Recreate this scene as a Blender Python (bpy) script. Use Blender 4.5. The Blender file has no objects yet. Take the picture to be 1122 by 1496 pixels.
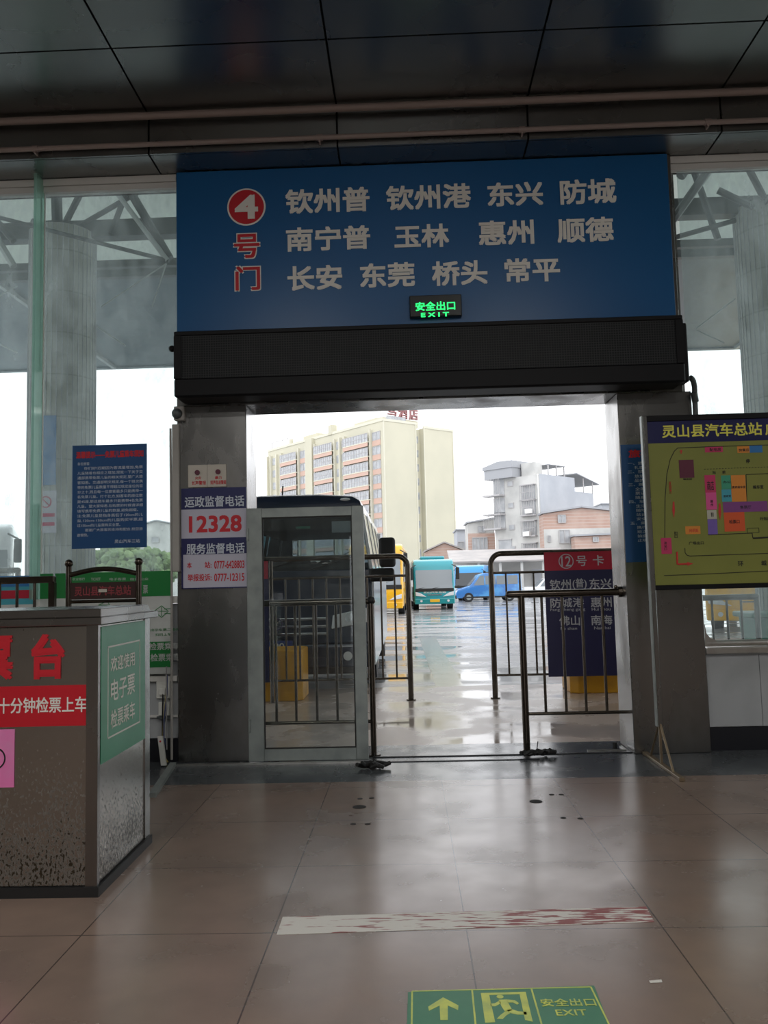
import bpy, bmesh, math, random
from mathutils import Vector, Matrix

random.seed(7)
S = bpy.context.scene
COL = S.collection

# ------------------------------------------------------------------ camera, sky, exposure
EYE = 1.434
FPX = 1205.7
RIGHT = Vector((0.99926, 0.0295, -0.02449))
DOWN = Vector((-0.02688, 0.08364, -0.99613))
FWD = Vector((-0.02734, 0.99606, 0.08437))
cam_data = bpy.data.cameras.new('camera')
cam_data.sensor_fit = 'VERTICAL'
cam_data.sensor_height = 36.0
cam_data.sensor_width = 27.0
cam_data.lens = FPX / 1496.0 * 36.0
cam_data.clip_start = 0.05
cam_data.clip_end = 800
cam = bpy.data.objects.new('camera', cam_data)
COL.objects.link(cam)
bk = -FWD
up = -DOWN
cam.matrix_world = Matrix(((RIGHT.x, up.x, bk.x, 0), (RIGHT.y, up.y, bk.y, 0), (RIGHT.z, up.z, bk.z, EYE), (0, 0, 0, 1)))
S.camera = cam

world = bpy.data.worlds.new('overcast_sky')
S.world = world
world.use_nodes = True
wn = world.node_tree.nodes
wl = world.node_tree.links
bg = wn['Background']
# an overcast sky: nearly white, a little darker towards the zenith
SKY_LOW, SKY_HIGH, SKY_POWER = (0.97, 0.975, 1.0, 1), (0.84, 0.87, 0.92, 1), 1.25
tc = wn.new('ShaderNodeTexCoord')
sx = wn.new('ShaderNodeSeparateXYZ')
rp = wn.new('ShaderNodeValToRGB')
rp.color_ramp.elements[0].color = SKY_LOW
rp.color_ramp.elements[1].color = SKY_HIGH
wl.new(tc.outputs['Generated'], sx.inputs[0])
wl.new(sx.outputs['Z'], rp.inputs[0])
wl.new(rp.outputs[0], bg.inputs['Color'])
bg.inputs['Strength'].default_value = SKY_POWER

S.view_settings.view_transform = 'Standard'
S.view_settings.look = 'None'
S.view_settings.exposure = 0.9
S.view_settings.gamma = 1.0
S.view_settings.use_curve_mapping = False
try:
    S.cycles.max_bounces = 10
    S.cycles.transparent_max_bounces = 24
    S.cycles.use_denoising = True
except Exception:
    pass

# added ceiling panel lamps, out of view, put in to light the hall
FILL_POWER = 38.0
FILL_LAMPS = [(-8.2, 0.2), (-1.7, 0.2), (1.8, 0.2), (8.3, 0.2), (-8.2, 3.2), (8.3, 3.2), (-1.7, -3.6), (1.8, -3.6)]


def at(u, v, Y):
    """the point of the plane y = Y that the photograph shows at (u, v)"""
    d = RIGHT * ((u - 561) / FPX) + DOWN * ((v - 748) / FPX) + FWD
    t = Y / d.y
    return Vector((d.x * t, Y, EYE + d.z * t))


# ------------------------------------------------------------------ materials
MATS = {}


def mat(name, col, rough=0.5, metal=0.0, col2=None, scale=6.0, amount=1.0, lo=0.4, hi=0.65, stretch=None,
        bump=0.0, bscale=40.0, rough2=None, emit=0.0, spec=0.5, detail=5.0, coat=0.0, trans=0.0):
    m = bpy.data.materials.new(name)
    m.use_nodes = True
    nt = m.node_tree
    b = nt.nodes['Principled BSDF']
    b.inputs['Base Color'].default_value = (*col, 1)
    b.inputs['Roughness'].default_value = rough
    b.inputs['Metallic'].default_value = metal
    b.inputs['Specular IOR Level'].default_value = spec
    if coat:
        b.inputs['Coat Weight'].default_value = coat
        b.inputs['Coat Roughness'].default_value = 0.08
    if emit:
        b.inputs['Emission Color'].default_value = (*col, 1)
        b.inputs['Emission Strength'].default_value = emit
    co = nt.nodes.new('ShaderNodeTexCoord')
    mp = nt.nodes.new('ShaderNodeMapping')
    nt.links.new(co.outputs['Object'], mp.inputs[0])
    if stretch:
        mp.inputs['Scale'].default_value = stretch
    if col2 is not None or rough2 is not None:
        n = nt.nodes.new('ShaderNodeTexNoise')
        n.inputs['Scale'].default_value = scale
        n.inputs['Detail'].default_value = detail
        nt.links.new(mp.outputs[0], n.inputs['Vector'])
        r = nt.nodes.new('ShaderNodeMapRange')
        r.inputs[1].default_value = lo
        r.inputs[2].default_value = hi
        r.inputs[4].default_value = amount
        nt.links.new(n.outputs[0], r.inputs[0])
        if col2 is not None:
            mx = nt.nodes.new('ShaderNodeMix')
            mx.data_type = 'RGBA'
            mx.inputs[6].default_value = (*col, 1)
            mx.inputs[7].default_value = (*col2, 1)
            nt.links.new(r.outputs[0], mx.inputs[0])
            nt.links.new(mx.outputs[2], b.inputs['Base Color'])
        if rough2 is not None:
            mr = nt.nodes.new('ShaderNodeMapRange')
            mr.inputs[3].default_value = rough
            mr.inputs[4].default_value = rough2
            nt.links.new(r.outputs[0], mr.inputs[0])
            nt.links.new(mr.outputs[0], b.inputs['Roughness'])
    if bump:
        n2 = nt.nodes.new('ShaderNodeTexNoise')
        n2.inputs['Scale'].default_value = bscale
        n2.inputs['Detail'].default_value = 4
        nt.links.new(mp.outputs[0], n2.inputs['Vector'])
        bp = nt.nodes.new('ShaderNodeBump')
        bp.inputs['Strength'].default_value = bump
        bp.inputs['Distance'].default_value = 0.02
        nt.links.new(n2.outputs[0], bp.inputs['Height'])
        nt.links.new(bp.outputs[0], b.inputs['Normal'])
    MATS[name] = m
    return m


def glass(name, tint, gloss=0.07, dirt=0.0, dirt_col=(0.6, 0.66, 0.66), scale=3.0, stretch=(1, 1, 0.35), rough=0.02, even=0.0):
    """a thin pane: clear, a weak mirror, with dust (a diffuse film) in patches"""
    m = bpy.data.materials.new(name)
    m.use_nodes = True
    nt = m.node_tree
    nt.nodes.clear()
    out = nt.nodes.new('ShaderNodeOutputMaterial')
    t = nt.nodes.new('ShaderNodeBsdfTransparent')
    t.inputs[0].default_value = (*tint, 1)
    g = nt.nodes.new('ShaderNodeBsdfGlossy')
    g.inputs['Roughness'].default_value = rough
    mx = nt.nodes.new('ShaderNodeMixShader')
    mx.inputs[0].default_value = gloss
    nt.links.new(t.outputs[0], mx.inputs[1])
    nt.links.new(g.outputs[0], mx.inputs[2])
    last = mx
    if dirt or even:
        tr = nt.nodes.new('ShaderNodeBsdfTranslucent')
        tr.inputs[0].default_value = (*dirt_col, 1)
        co = nt.nodes.new('ShaderNodeTexCoord')
        mp = nt.nodes.new('ShaderNodeMapping')
        mp.inputs['Scale'].default_value = stretch
        n = nt.nodes.new('ShaderNodeTexNoise')
        n.inputs['Scale'].default_value = scale
        n.inputs['Detail'].default_value = 9
        n.inputs['Roughness'].default_value = 0.65
        r = nt.nodes.new('ShaderNodeMapRange')
        r.inputs[1].default_value = 0.35
        r.inputs[2].default_value = 0.75
        r.inputs[3].default_value = even
        r.inputs[4].default_value = even + dirt
        nt.links.new(co.outputs['Object'], mp.inputs[0])
        nt.links.new(mp.outputs[0], n.inputs['Vector'])
        nt.links.new(n.outputs[0], r.inputs[0])
        m2 = nt.nodes.new('ShaderNodeMixShader')
        nt.links.new(r.outputs[0], m2.inputs[0])
        nt.links.new(mx.outputs[0], m2.inputs[1])
        nt.links.new(tr.outputs[0], m2.inputs[2])
        last = m2
    nt.links.new(last.outputs[0], out.inputs[0])
    MATS[name] = m
    return m


def grid_lines(m, axes, line_col, width, coord='Object', rough_to=None):
    """thin joint lines across a material: axes = list of (axis, offset, spacing)"""
    nt = m.node_tree
    b = nt.nodes['Principled BSDF']
    co = nt.nodes.new('ShaderNodeTexCoord')
    sp = nt.nodes.new('ShaderNodeSeparateXYZ')
    nt.links.new(co.outputs[coord], sp.inputs[0])
    acc = None
    for ax, off, space in axes:
        a = nt.nodes.new('ShaderNodeMath')
        a.operation = 'SUBTRACT'
        a.inputs[1].default_value = off - space / 2
        nt.links.new(sp.outputs[ax], a.inputs[0])
        d = nt.nodes.new('ShaderNodeMath')
        d.operation = 'FLOORED_MODULO'
        d.inputs[1].default_value = space
        nt.links.new(a.outputs[0], d.inputs[0])
        e = nt.nodes.new('ShaderNodeMath')
        e.operation = 'COMPARE'
        e.inputs[1].default_value = space / 2
        e.inputs[2].default_value = width / 2
        nt.links.new(d.outputs[0], e.inputs[0])
        if acc is None:
            acc = e
        else:
            mxn = nt.nodes.new('ShaderNodeMath')
            mxn.operation = 'MAXIMUM'
            nt.links.new(acc.outputs[0], mxn.inputs[0])
            nt.links.new(e.outputs[0], mxn.inputs[1])
            acc = mxn
    mx = nt.nodes.new('ShaderNodeMix')
    mx.data_type = 'RGBA'
    src = b.inputs['Base Color'].links
    if src:
        nt.links.new(src[0].from_socket, mx.inputs[6])
    else:
        mx.inputs[6].default_value = b.inputs['Base Color'].default_value
    mx.inputs[7].default_value = (*line_col, 1)
    nt.links.new(acc.outputs[0], mx.inputs[0])
    nt.links.new(mx.outputs[2], b.inputs['Base Color'])
    return m


# building fabric of the hall
mat('steel', (0.30, 0.30, 0.295), 0.24, 1.0, (0.13, 0.115, 0.10), 3.0, 0.7, 0.45, 0.75, (1, 1, 0.5), rough2=0.5)
mat('bright_steel', (0.62, 0.62, 0.60), 0.28, 0.9, (0.45, 0.44, 0.42), 5.0, 1, 0.4, 0.7, (1, 1, 0.3))
mat('tube_steel', (0.10, 0.085, 0.07), 0.22, 0.95, (0.055, 0.045, 0.035), 9.0, 0.7, 0.45, 0.7)
mat('alu', (0.30, 0.335, 0.325), 0.42, 0.35, (0.22, 0.25, 0.245), 7, 1, 0.4, 0.7)
mat('ceiling_metal', (0.27, 0.28, 0.275), 0.30, 0.95, (0.23, 0.24, 0.24), 1.2, 1, 0.35, 0.7, rough2=0.25)
mat('ceiling_gap', (0.004, 0.004, 0.004), 0.9)
mat('pipe_paint', (0.30, 0.235, 0.215), 0.5, 0.0)
fm = mat('floor_tile', (0.265, 0.19, 0.152), 0.20, 0.0, (0.20, 0.147, 0.12), 2.6, 1, 0.35, 0.7, rough2=0.31, bump=0.02, spec=1.0, detail=12, bscale=5)
fm.node_tree.nodes['Principled BSDF'].inputs['IOR'].default_value = 1.62
grid_lines(fm, [('X', 0.2, 0.8), ('Y', 4.33, 0.8)], (0.07, 0.05, 0.045), 0.006)
bm_ = mat('border_tile', (0.085, 0.096, 0.105), 0.20, 0.0, (0.055, 0.06, 0.066), 3, 1, 0.4, 0.7, rough2=0.34)
bm_.node_tree.nodes['Principled BSDF'].inputs['IOR'].default_value = 1.62
grid_lines(bm_, [('X', 0.2, 0.8)], (0.025, 0.025, 0.028), 0.005)
mat('white_panel', (0.40, 0.42, 0.44), 0.4, 0.0, (0.31, 0.33, 0.34), 2.5, 1, 0.5, 0.8)
mat('dark_skirting', (0.012, 0.013, 0.018), 0.35)
mat('hall_wall', (0.38, 0.37, 0.35), 0.7, 0.0, (0.32, 0.31, 0.29), 2, 1)
mat('white_frame', (0.62, 0.62, 0.60), 0.4)
glass('window_glass', (0.90, 0.955, 0.945), 0.06, 0.30, (0.74, 0.82, 0.83), 4.0, (1, 1, 0.5), even=0.06)
glass('fin_glass', (0.70, 0.86, 0.80), 0.08, 0.15, (0.55, 0.75, 0.68), 3, even=0.30)
glass('door_glass', (0.88, 0.92, 0.92), 0.035, 0.035, (0.6, 0.65, 0.66), 9, (1, 1, 0.6), even=0.0)
glass('vehicle_glass', (0.72, 0.76, 0.77), 0.06, 0.08, (0.6, 0.65, 0.68), 14, (1, 1, 1), even=0.02)
mat('dark_glass', (0.03, 0.035, 0.04), 0.06, 0.0, spec=0.7)
mat('grey_glass', (0.22, 0.25, 0.27), 0.12, 0.0, spec=0.6)

# printed things
mat('sign_blue', (0.006, 0.10, 0.28), 0.34, spec=0.5)
mat('print_white', (0.80, 0.79, 0.74), 0.5)
mat('print_red', (0.55, 0.012, 0.025), 0.5)
mat('print_navy', (0.012, 0.016, 0.10), 0.42)
mat('print_black', (0.012, 0.012, 0.012), 0.6)
mat('print_yellow', (0.72, 0.70, 0.10), 0.5)
mat('notice_blue', (0.006, 0.065, 0.20), 0.4)
mat('notice_text', (0.55, 0.60, 0.68), 0.5)
mat('paper_lilac', (0.50, 0.50, 0.60), 0.5)
mat('ivory_plate', (0.52, 0.49, 0.43), 0.5)
mat('poster_green', (0.012, 0.20, 0.045), 0.4)
mat('poster_white', (0.55, 0.58, 0.57), 0.45, col2=(0.44, 0.47, 0.46), scale=3)
mat('banner_red', (0.52, 0.008, 0.02), 0.45)
mat('paper_pink', (0.80, 0.20, 0.48), 0.55, col2=(0.72, 0.26, 0.50), scale=8)
mat('led_case', (0.006, 0.0065, 0.008), 0.5, spec=0.2)
lm = mat('led_screen', (0.013, 0.0145, 0.016), 0.45, 0.0, (0.012, 0.013, 0.015), 5, 1, 0.4, 0.65, spec=0.12)
grid_lines(lm, [('X', 0.0, 0.02), ('Z', 0.0, 0.02)], (0.035, 0.038, 0.04), 0.005)
mat('exit_case', (0.006, 0.008, 0.007), 0.3)
mat('exit_glow', (0.02, 0.85, 0.16), 0.5, emit=1.0)
mat('map_green', (0.22, 0.235, 0.05), 0.4, col2=(0.19, 0.21, 0.045), scale=2)
mat('map_navy', (0.008, 0.010, 0.075), 0.35)
mat('map_red', (0.55, 0.03, 0.03), 0.5)
mat('map_crimson', (0.50, 0.03, 0.12), 0.5)
mat('map_pink', (0.65, 0.08, 0.28), 0.5)
mat('map_orange', (0.62, 0.23, 0.03), 0.5)
mat('map_vermilion', (0.62, 0.09, 0.02), 0.5)
mat('map_blue', (0.02, 0.16, 0.42), 0.5)
mat('map_cyan', (0.05, 0.33, 0.42), 0.5)
mat('map_teal', (0.04, 0.30, 0.18), 0.5)
mat('map_purple', (0.20, 0.05, 0.22), 0.5)
mat('map_violet', (0.16, 0.10, 0.40), 0.5)
mat('map_maroon', (0.10, 0.012, 0.035), 0.5)
mat('map_grey', (0.45, 0.45, 0.38), 0.5)
mat('sticker_green', (0.045, 0.20, 0.11), 0.4, col2=(0.075, 0.23, 0.14), scale=9, rough2=0.5)
mat('sticker_yellow', (0.60, 0.66, 0.13), 0.45, col2=(0.42, 0.52, 0.14), scale=14)
mat('strip_paint', (0.70, 0.68, 0.64), 0.55, col2=(0.30, 0.10, 0.10), scale=9, lo=0.53, hi=0.57, stretch=(0.7, 6, 1), detail=10)
sp_nt = MATS['strip_paint'].node_tree
sp_x = sp_nt.nodes.new('ShaderNodeSeparateXYZ')
sp_nt.links.new(next(n for n in sp_nt.nodes if n.type == 'TEX_COORD').outputs['Object'], sp_x.inputs[0])
sp_a = sp_nt.nodes.new('ShaderNodeMath')
sp_a.operation = 'MULTIPLY_ADD'
sp_a.inputs[1].default_value = 0.10
sp_nt.links.new(sp_x.outputs['X'], sp_a.inputs[0])
sp_nt.links.new(next(n for n in sp_nt.nodes if n.type == 'TEX_NOISE').outputs[0], sp_a.inputs[2])
sp_nt.links.new(sp_a.outputs[0], next(n for n in sp_nt.nodes if n.type == 'MAP_RANGE').inputs[0])

# furniture and odds and ends
mat('counter_steel', (0.30, 0.29, 0.28), 0.22, 1.0, (0.24, 0.23, 0.22), 4, 1, 0.4, 0.7, rough2=0.32)
mat('black_base', (0.012, 0.012, 0.013), 0.5)
mat('black_rubber', (0.010, 0.010, 0.010), 0.6)
mat('cable_black', (0.010, 0.010, 0.012), 0.5)
mat('cable_yellow', (0.35, 0.28, 0.07), 0.5)
mat('cable_blue', (0.05, 0.07, 0.18), 0.5)
mat('cable_grey', (0.25, 0.25, 0.26), 0.5)
mat('socket_white', (0.60, 0.61, 0.58), 0.45)
mat('brown_steel', (0.26, 0.20, 0.13), 0.4, 0.6)
mat('floor_hole', (0.015, 0.013, 0.012), 0.8)
mat('litter_white', (0.65, 0.64, 0.60), 0.6)
mat('nameplate', (0.055, 0.030, 0.028), 0.4, 0.4)
mat('nameplate_text', (0.24, 0.035, 0.045), 0.5)

# outdoors
mat('platform_paving', (0.50, 0.405, 0.36), 0.34, 0.0, (0.44, 0.37, 0.335), 1.1, 1, 0.44, 0.60, rough2=0.05, detail=7)
mat('wet_asphalt', (0.42, 0.43, 0.44), 0.05, 0.0, (0.20, 0.20, 0.21), 0.9, 1, 0.44, 0.58, (0.35, 1, 1), bump=0.07, bscale=3.0, rough2=0.34, detail=8)
mat('wet_concrete_strip', (0.44, 0.44, 0.43), 0.14, 0.0, (0.34, 0.34, 0.33), 2, 1)
cm = mat('column_concrete', (0.42, 0.43, 0.40), 0.6, 0.0, (0.34, 0.36, 0.35), 2.5, 1, 0.4, 0.7, (1, 1, 0.25), bump=0.1, bscale=8)
grid_lines(cm, [('Z', 0.2, 0.62)], (0.26, 0.27, 0.26), 0.02)
mat('canopy_light', (0.62, 0.66, 0.62), 0.5, 0.0, (0.52, 0.57, 0.54), 1.5, 1)
mat('canopy_sheet', (0.10, 0.145, 0.17), 0.45, 0.2, (0.075, 0.11, 0.135), 0.8, 1)
mat('truss_steel', (0.09, 0.105, 0.11), 0.5, 0.3)
mat('truss_pale', (0.45, 0.49, 0.49), 0.5, 0.2)
mat('block_yellow', (0.70, 0.34, 0.012), 0.45, 0.0, (0.42, 0.22, 0.03), 4, 0.8, 0.5, 0.75)
mat('bin_green', (0.010, 0.16, 0.11), 0.4)
mat('card_navy', (0.016, 0.014, 0.065), 0.4)
mat('card_red', (0.42, 0.010, 0.035), 0.4)
mat('card_text', (0.50, 0.49, 0.52), 0.5)
mat('van_white', (0.78, 0.79, 0.80), 0.22, coat=0.5)
mat('van_navy', (0.012, 0.022, 0.045), 0.2, coat=0.5)
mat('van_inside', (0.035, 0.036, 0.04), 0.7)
mat('chrome', (0.75, 0.75, 0.75), 0.15, 1.0)
mat('lamp_clear', (0.65, 0.68, 0.70), 0.1)
mat('plate_blue', (0.02, 0.06, 0.26), 0.4)
mat('plate_yellow', (0.75, 0.45, 0.02), 0.4)
mat('tyre', (0.012, 0.012, 0.013), 0.7)
mat('coach_teal', (0.02, 0.28, 0.33), 0.22, coat=0.4)
mat('coach_teal_dark', (0.012, 0.24, 0.26), 0.22, coat=0.4)
mat('coach_yellow', (0.80, 0.42, 0.012), 0.22, coat=0.4)
mat('coach_blue', (0.03, 0.28, 0.62), 0.22, coat=0.4)
mat('van_blue', (0.035, 0.17, 0.46), 0.22, 0.0, (0.08, 0.30, 0.60), 1.5, 1, 0.45, 0.6, coat=0.4)
mat('van_pale', (0.42, 0.60, 0.80), 0.25)
mat('block_cream', (0.56, 0.535, 0.415), 0.7, 0.0, (0.52, 0.50, 0.39), 0.15, 1)
mat('block_pink', (0.58, 0.39, 0.31), 0.7, 0.0, (0.54, 0.38, 0.31), 0.5, 1)
mat('block_trim', (0.62, 0.60, 0.49), 0.7)
mat('pane_grey', (0.34, 0.355, 0.37), 0.25, 0.0, (0.46, 0.47, 0.48), 1.2, 1)
mat('grille_grey', (0.44, 0.43, 0.43), 0.5)
mat('sign_maroon', (0.34, 0.16, 0.16), 0.5)
mat('render_pale', (0.60, 0.595, 0.57), 0.8, 0.0, (0.45, 0.45, 0.435), 0.5, 1)
mat('render_grey', (0.40, 0.42, 0.455), 0.8, 0.0, (0.47, 0.49, 0.52), 0.35, 1)
brm = mat('brick_red', (0.44, 0.29, 0.235), 0.8, 0.0, (0.51, 0.37, 0.31), 0.8, 1)
grid_lines(brm, [('Z', 0, 0.28)], (0.50, 0.40, 0.35), 0.06)
mat('roof_grey', (0.36, 0.37, 0.39), 0.6)
mat('roof_tile', (0.42, 0.39, 0.37), 0.6, 0.0, (0.34, 0.32, 0.31), 1, 1)
mat('leaf_green', (0.12, 0.19, 0.07), 0.7, 0.0, (0.20, 0.28, 0.11), 1.5, 1)
mat('bark', (0.12, 0.09, 0.06), 0.8)
mat('fill_glow', (1.0, 0.96, 0.9), 0.5, emit=2.5)  # glowing face of the added panel lamps
mat('lamp_white', (0.8, 0.8, 0.78), 0.4)


# ------------------------------------------------------------------ mesh helpers
def root_loc(o):
    while o.parent:
        o = o.parent
    return o.location.copy()


class MB:
    """collects solids in one bmesh; build() links them as ONE object"""

    def __init__(self):
        self.b = bmesh.new()

    def box(self, x0, x1, y0, y1, z0, z1, bev=0.0, seg=2):
        r = bmesh.ops.create_cube(self.b, size=1.0)
        vs = r['verts']
        for v in vs:
            v.co = Vector((x0 + (v.co.x + .5) * (x1 - x0), y0 + (v.co.y + .5) * (y1 - y0), z0 + (v.co.z + .5) * (z1 - z0)))
        if bev:
            es = list({e for v in vs for e in v.link_edges})
            bmesh.ops.bevel(self.b, geom=es, offset=bev, segments=seg, profile=0.5, affect='EDGES')
        return self

    def bar(self, p, q, r, n=12, r2=None):
        p, q = Vector(p), Vector(q)
        d = q - p
        L = d.length
        M = Matrix.Translation((p + q) / 2) @ d.to_track_quat('Z', 'Y').to_matrix().to_4x4()
        bmesh.ops.create_cone(self.b, cap_ends=True, segments=n, radius1=r, radius2=r if r2 is None else r2, depth=L, matrix=M)
        return self

    def ball(self, c, r, sc=(1, 1, 1), n=12):
        M = Matrix.Translation(c) @ Matrix.Diagonal((*sc, 1))
        bmesh.ops.create_uvsphere(self.b, u_segments=n, v_segments=max(6, n // 2 + 2), radius=r, matrix=M)
        return self

    def tube(self, pts, r, n=10):
        pts = [Vector(p) for p in pts]
        rings = []
        for i, p in enumerate(pts):
            a = pts[max(0, i - 1)]
            c = pts[min(len(pts) - 1, i + 1)]
            t = (c - a).normalized()
            ref = Vector((0, 0, 1)) if abs(t.z) < 0.9 else Vector((0, 1, 0))
            if i:
                ref = rings_ref
            s = ref.cross(t)
            if s.length < 1e-5:
                s = Vector((1, 0, 0)).cross(t)
            s.normalize()
            w = t.cross(s)
            rings_ref = w
            rings.append([self.b.verts.new(p + s * (r * math.cos(2 * math.pi * k / n)) + w * (r * math.sin(2 * math.pi * k / n))) for k in range(n)])
        for i in range(len(rings) - 1):
            for k in range(n):
                self.b.faces.new((rings[i][k], rings[i][(k + 1) % n], rings[i + 1][(k + 1) % n], rings[i + 1][k]))
        self.b.faces.new(rings[0][::-1])
        self.b.faces.new(rings[-1])
        return self

    def prism(self, poly, axis, a0, a1, bev=0.0, seg=2):
        """poly in the two other axes (x: (y,z), y: (x,z), z: (x,y)), swept a0..a1 along axis"""
        def P(p, a):
            if axis == 'x':
                return Vector((a, p[0], p[1]))
            if axis == 'y':
                return Vector((p[0], a, p[1]))
            return Vector((p[0], p[1], a))
        v0 = [self.b.verts.new(P(p, a0)) for p in poly]
        v1 = [self.b.verts.new(P(p, a1)) for p in poly]
        fs = [self.b.faces.new(v0), self.b.faces.new(v1[::-1])]
        n = len(poly)
        for i in range(n):
            fs.append(self.b.faces.new((v0[i], v1[i], v1[(i + 1) % n], v0[(i + 1) % n])))
        bmesh.ops.recalc_face_normals(self.b, faces=fs)
        if bev:
            es = list({e for f in fs for e in f.edges})
            bmesh.ops.bevel(self.b, geom=es, offset=bev, segments=seg, profile=0.5, affect='EDGES')
        return self

    def quad(self, pts, thick):
        """a flat plate through four corner points, given a thickness"""
        pts = [Vector(p) for p in pts]
        n = (pts[1] - pts[0]).cross(pts[3] - pts[0]).normalized() * thick
        a = [self.b.verts.new(p) for p in pts]
        c = [self.b.verts.new(p + n) for p in pts]
        self.b.faces.new(a[::-1])
        self.b.faces.new(c)
        k = len(pts)
        for i in range(k):
            self.b.faces.new((a[i], a[(i + 1) % k], c[(i + 1) % k], c[i]))
        return self

    def disc(self, c, r, axis='y', d=0.002, n=32, hole=0.0):
        c = Vector(c)
        if hole:
            ring = []
            for k in range(n):
                a = 2 * math.pi * k / n
                ring.append([self._ax(c, axis, R, a, e) for R in (r, hole) for e in (0, d)])
            vv = [[self.b.verts.new(p) for p in q] for q in ring]
            for k in range(n):
                A, B = vv[k], vv[(k + 1) % n]
                for i, j in ((0, 1), (1, 3), (3, 2), (2, 0)):
                    self.b.faces.new((A[i], A[j], B[j], B[i]))
        else:
            va = [self.b.verts.new(self._ax(c, axis, r, 2 * math.pi * k / n, 0)) for k in range(n)]
            vb = [self.b.verts.new(self._ax(c, axis, r, 2 * math.pi * k / n, d)) for k in range(n)]
            self.b.faces.new(va)
            self.b.faces.new(vb[::-1])
            for k in range(n):
                self.b.faces.new((va[k], vb[k], vb[(k + 1) % n], va[(k + 1) % n]))
        return self

    @staticmethod
    def _ax(c, axis, r, a, e):
        u, w = r * math.cos(a), r * math.sin(a)
        if axis == 'y':
            return c + Vector((u, e, w))
        if axis == 'x':
            return c + Vector((e, u, w))
        return c + Vector((u, w, e))

    def build(self, name, material, parent=None, smooth=False, origin=None):
        bmesh.ops.recalc_face_normals(self.b, faces=self.b.faces[:])
        me = bpy.data.meshes.new(name)
        if parent is not None:
            off = root_loc(parent)
        elif origin is not None:
            off = Vector(origin)
        else:
            xs = [v.co for v in self.b.verts]
            lo = Vector((min(v.x for v in xs), min(v.y for v in xs), min(v.z for v in xs)))
            hi = Vector((max(v.x for v in xs), max(v.y for v in xs), max(v.z for v in xs)))
            off = Vector(((lo.x + hi.x) / 2, (lo.y + hi.y) / 2, lo.z))
        for v in self.b.verts:
            v.co -= off
        self.b.to_mesh(me)
        self.b.free()
        if smooth:
            for p in me.polygons:
                p.use_smooth = True
            try:
                me.set_sharp_from_angle(angle=math.radians(40))
            except Exception:
                pass
        me.materials.append(MATS[material])
        o = bpy.data.objects.new(name, me)
        COL.objects.link(o)
        if parent is not None:
            o.parent = parent
        else:
            o.location = off
        return o


def tag(o, label=None, cat=None, group=None, kind=None):
    if label:
        o['label'] = label
    if cat:
        o['category'] = cat
    if group:
        o['group'] = group
    if kind:
        o['kind'] = kind
    return o


def thing(name, label, cat, loc=(0, 0, 0), group=None):
    o = bpy.data.objects.new(name, None)
    o.empty_display_size = 0.1
    o.location = loc
    COL.objects.link(o)
    return tag(o, label, cat, group)


def dup(root, loc, rotz=None, label=None, group=None):
    def cp(o, par):
        c = o.copy()
        COL.objects.link(c)
        if par:
            c.parent = par
        for ch in o.children:
            cp(ch, c)
        return c
    r = cp(root, None)
    r.location = loc
    if rotz is not None:
        r.rotation_euler = (0, 0, rotz)
    if label:
        r['label'] = label
    if group:
        r['group'] = group
    return r


def struct(name, mb, material, **k):
    o = mb.build(name, material, **k)
    o['kind'] = 'structure'
    return o


def glyphs(body, bold):
    c = bpy.data.curves.new('lettering', 'FONT')
    c.body = body
    c.extrude = 0.5
    c.resolution_u = 3
    o = bpy.data.objects.new('lettering', c)
    COL.objects.link(o)
    dg = bpy.context.evaluated_depsgraph_get()
    me = bpy.data.meshes.new_from_object(o.evaluated_get(dg))
    bpy.data.objects.remove(o)
    bpy.data.curves.remove(c)
    return me


def text(body, x0, x1, z0, z1, y, material, parent, plane='front', bold=0.012, d=0.002, name='lettering'):
    """raised lettering fitted to the box x0..x1, z0..z1 on a surface at y (front: faces -y; side: faces +x; floor: faces up)"""
    me = glyphs(body, bold)
    if not me.vertices:
        return None
    if bold > 0.006:
        # heavier strokes: the same letters laid over each other, slightly shifted
        e = bold * 0.9
        bmx = bmesh.new()
        for i_, (sx_, sy_) in enumerate(((-e, -e), (e, -e), (-e, e), (e, e), (0, 0))):
            k0 = len(bmx.verts)
            bmx.from_mesh(me)
            bmx.verts.ensure_lookup_table()
            for v in bmx.verts[k0:]:
                v.co.x += sx_
                v.co.y += sy_
                v.co.z += 0.14 * i_
        bmx.to_mesh(me)
        bmx.free()
    xs = [v.co.x for v in me.vertices]
    ys = [v.co.y for v in me.vertices]
    ax, bx, ay, by = min(xs), max(xs), min(ys), max(ys)
    off = root_loc(parent)
    for v in me.vertices:
        u = x0 + (v.co.x - ax) / max(1e-6, bx - ax) * (x1 - x0)
        w = z0 + (v.co.y - ay) / max(1e-6, by - ay) * (z1 - z0)
        e = v.co.z * d
        if plane == 'front':
            p = Vector((u, y - d / 2 - 0.0006 - e, w))
        elif plane == 'side':
            p = Vector((y + d / 2 + 0.0006 + e, u, w))
        else:
            p = Vector((u, w, y + d / 2 + 0.0004 + e))
        v.co = p - off
    me.materials.clear()
    me.materials.append(MATS[material])
    me.name = name
    o = bpy.data.objects.new(name, me)
    COL.objects.link(o)
    o.parent = parent
    return o


def ptext(body, u0, v0, u1, v1, Y, material, parent, **k):
    """front lettering on the surface y = Y whose ink spans (u0,v0)-(u1,v1) in the photograph"""
    um, vm = (u0 + u1) / 2, (v0 + v1) / 2
    return text(body, at(u0, vm, Y).x, at(u1, vm, Y).x, at(um, v1, Y).z, at(um, v0, Y).z, Y, material, parent, **k)


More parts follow.
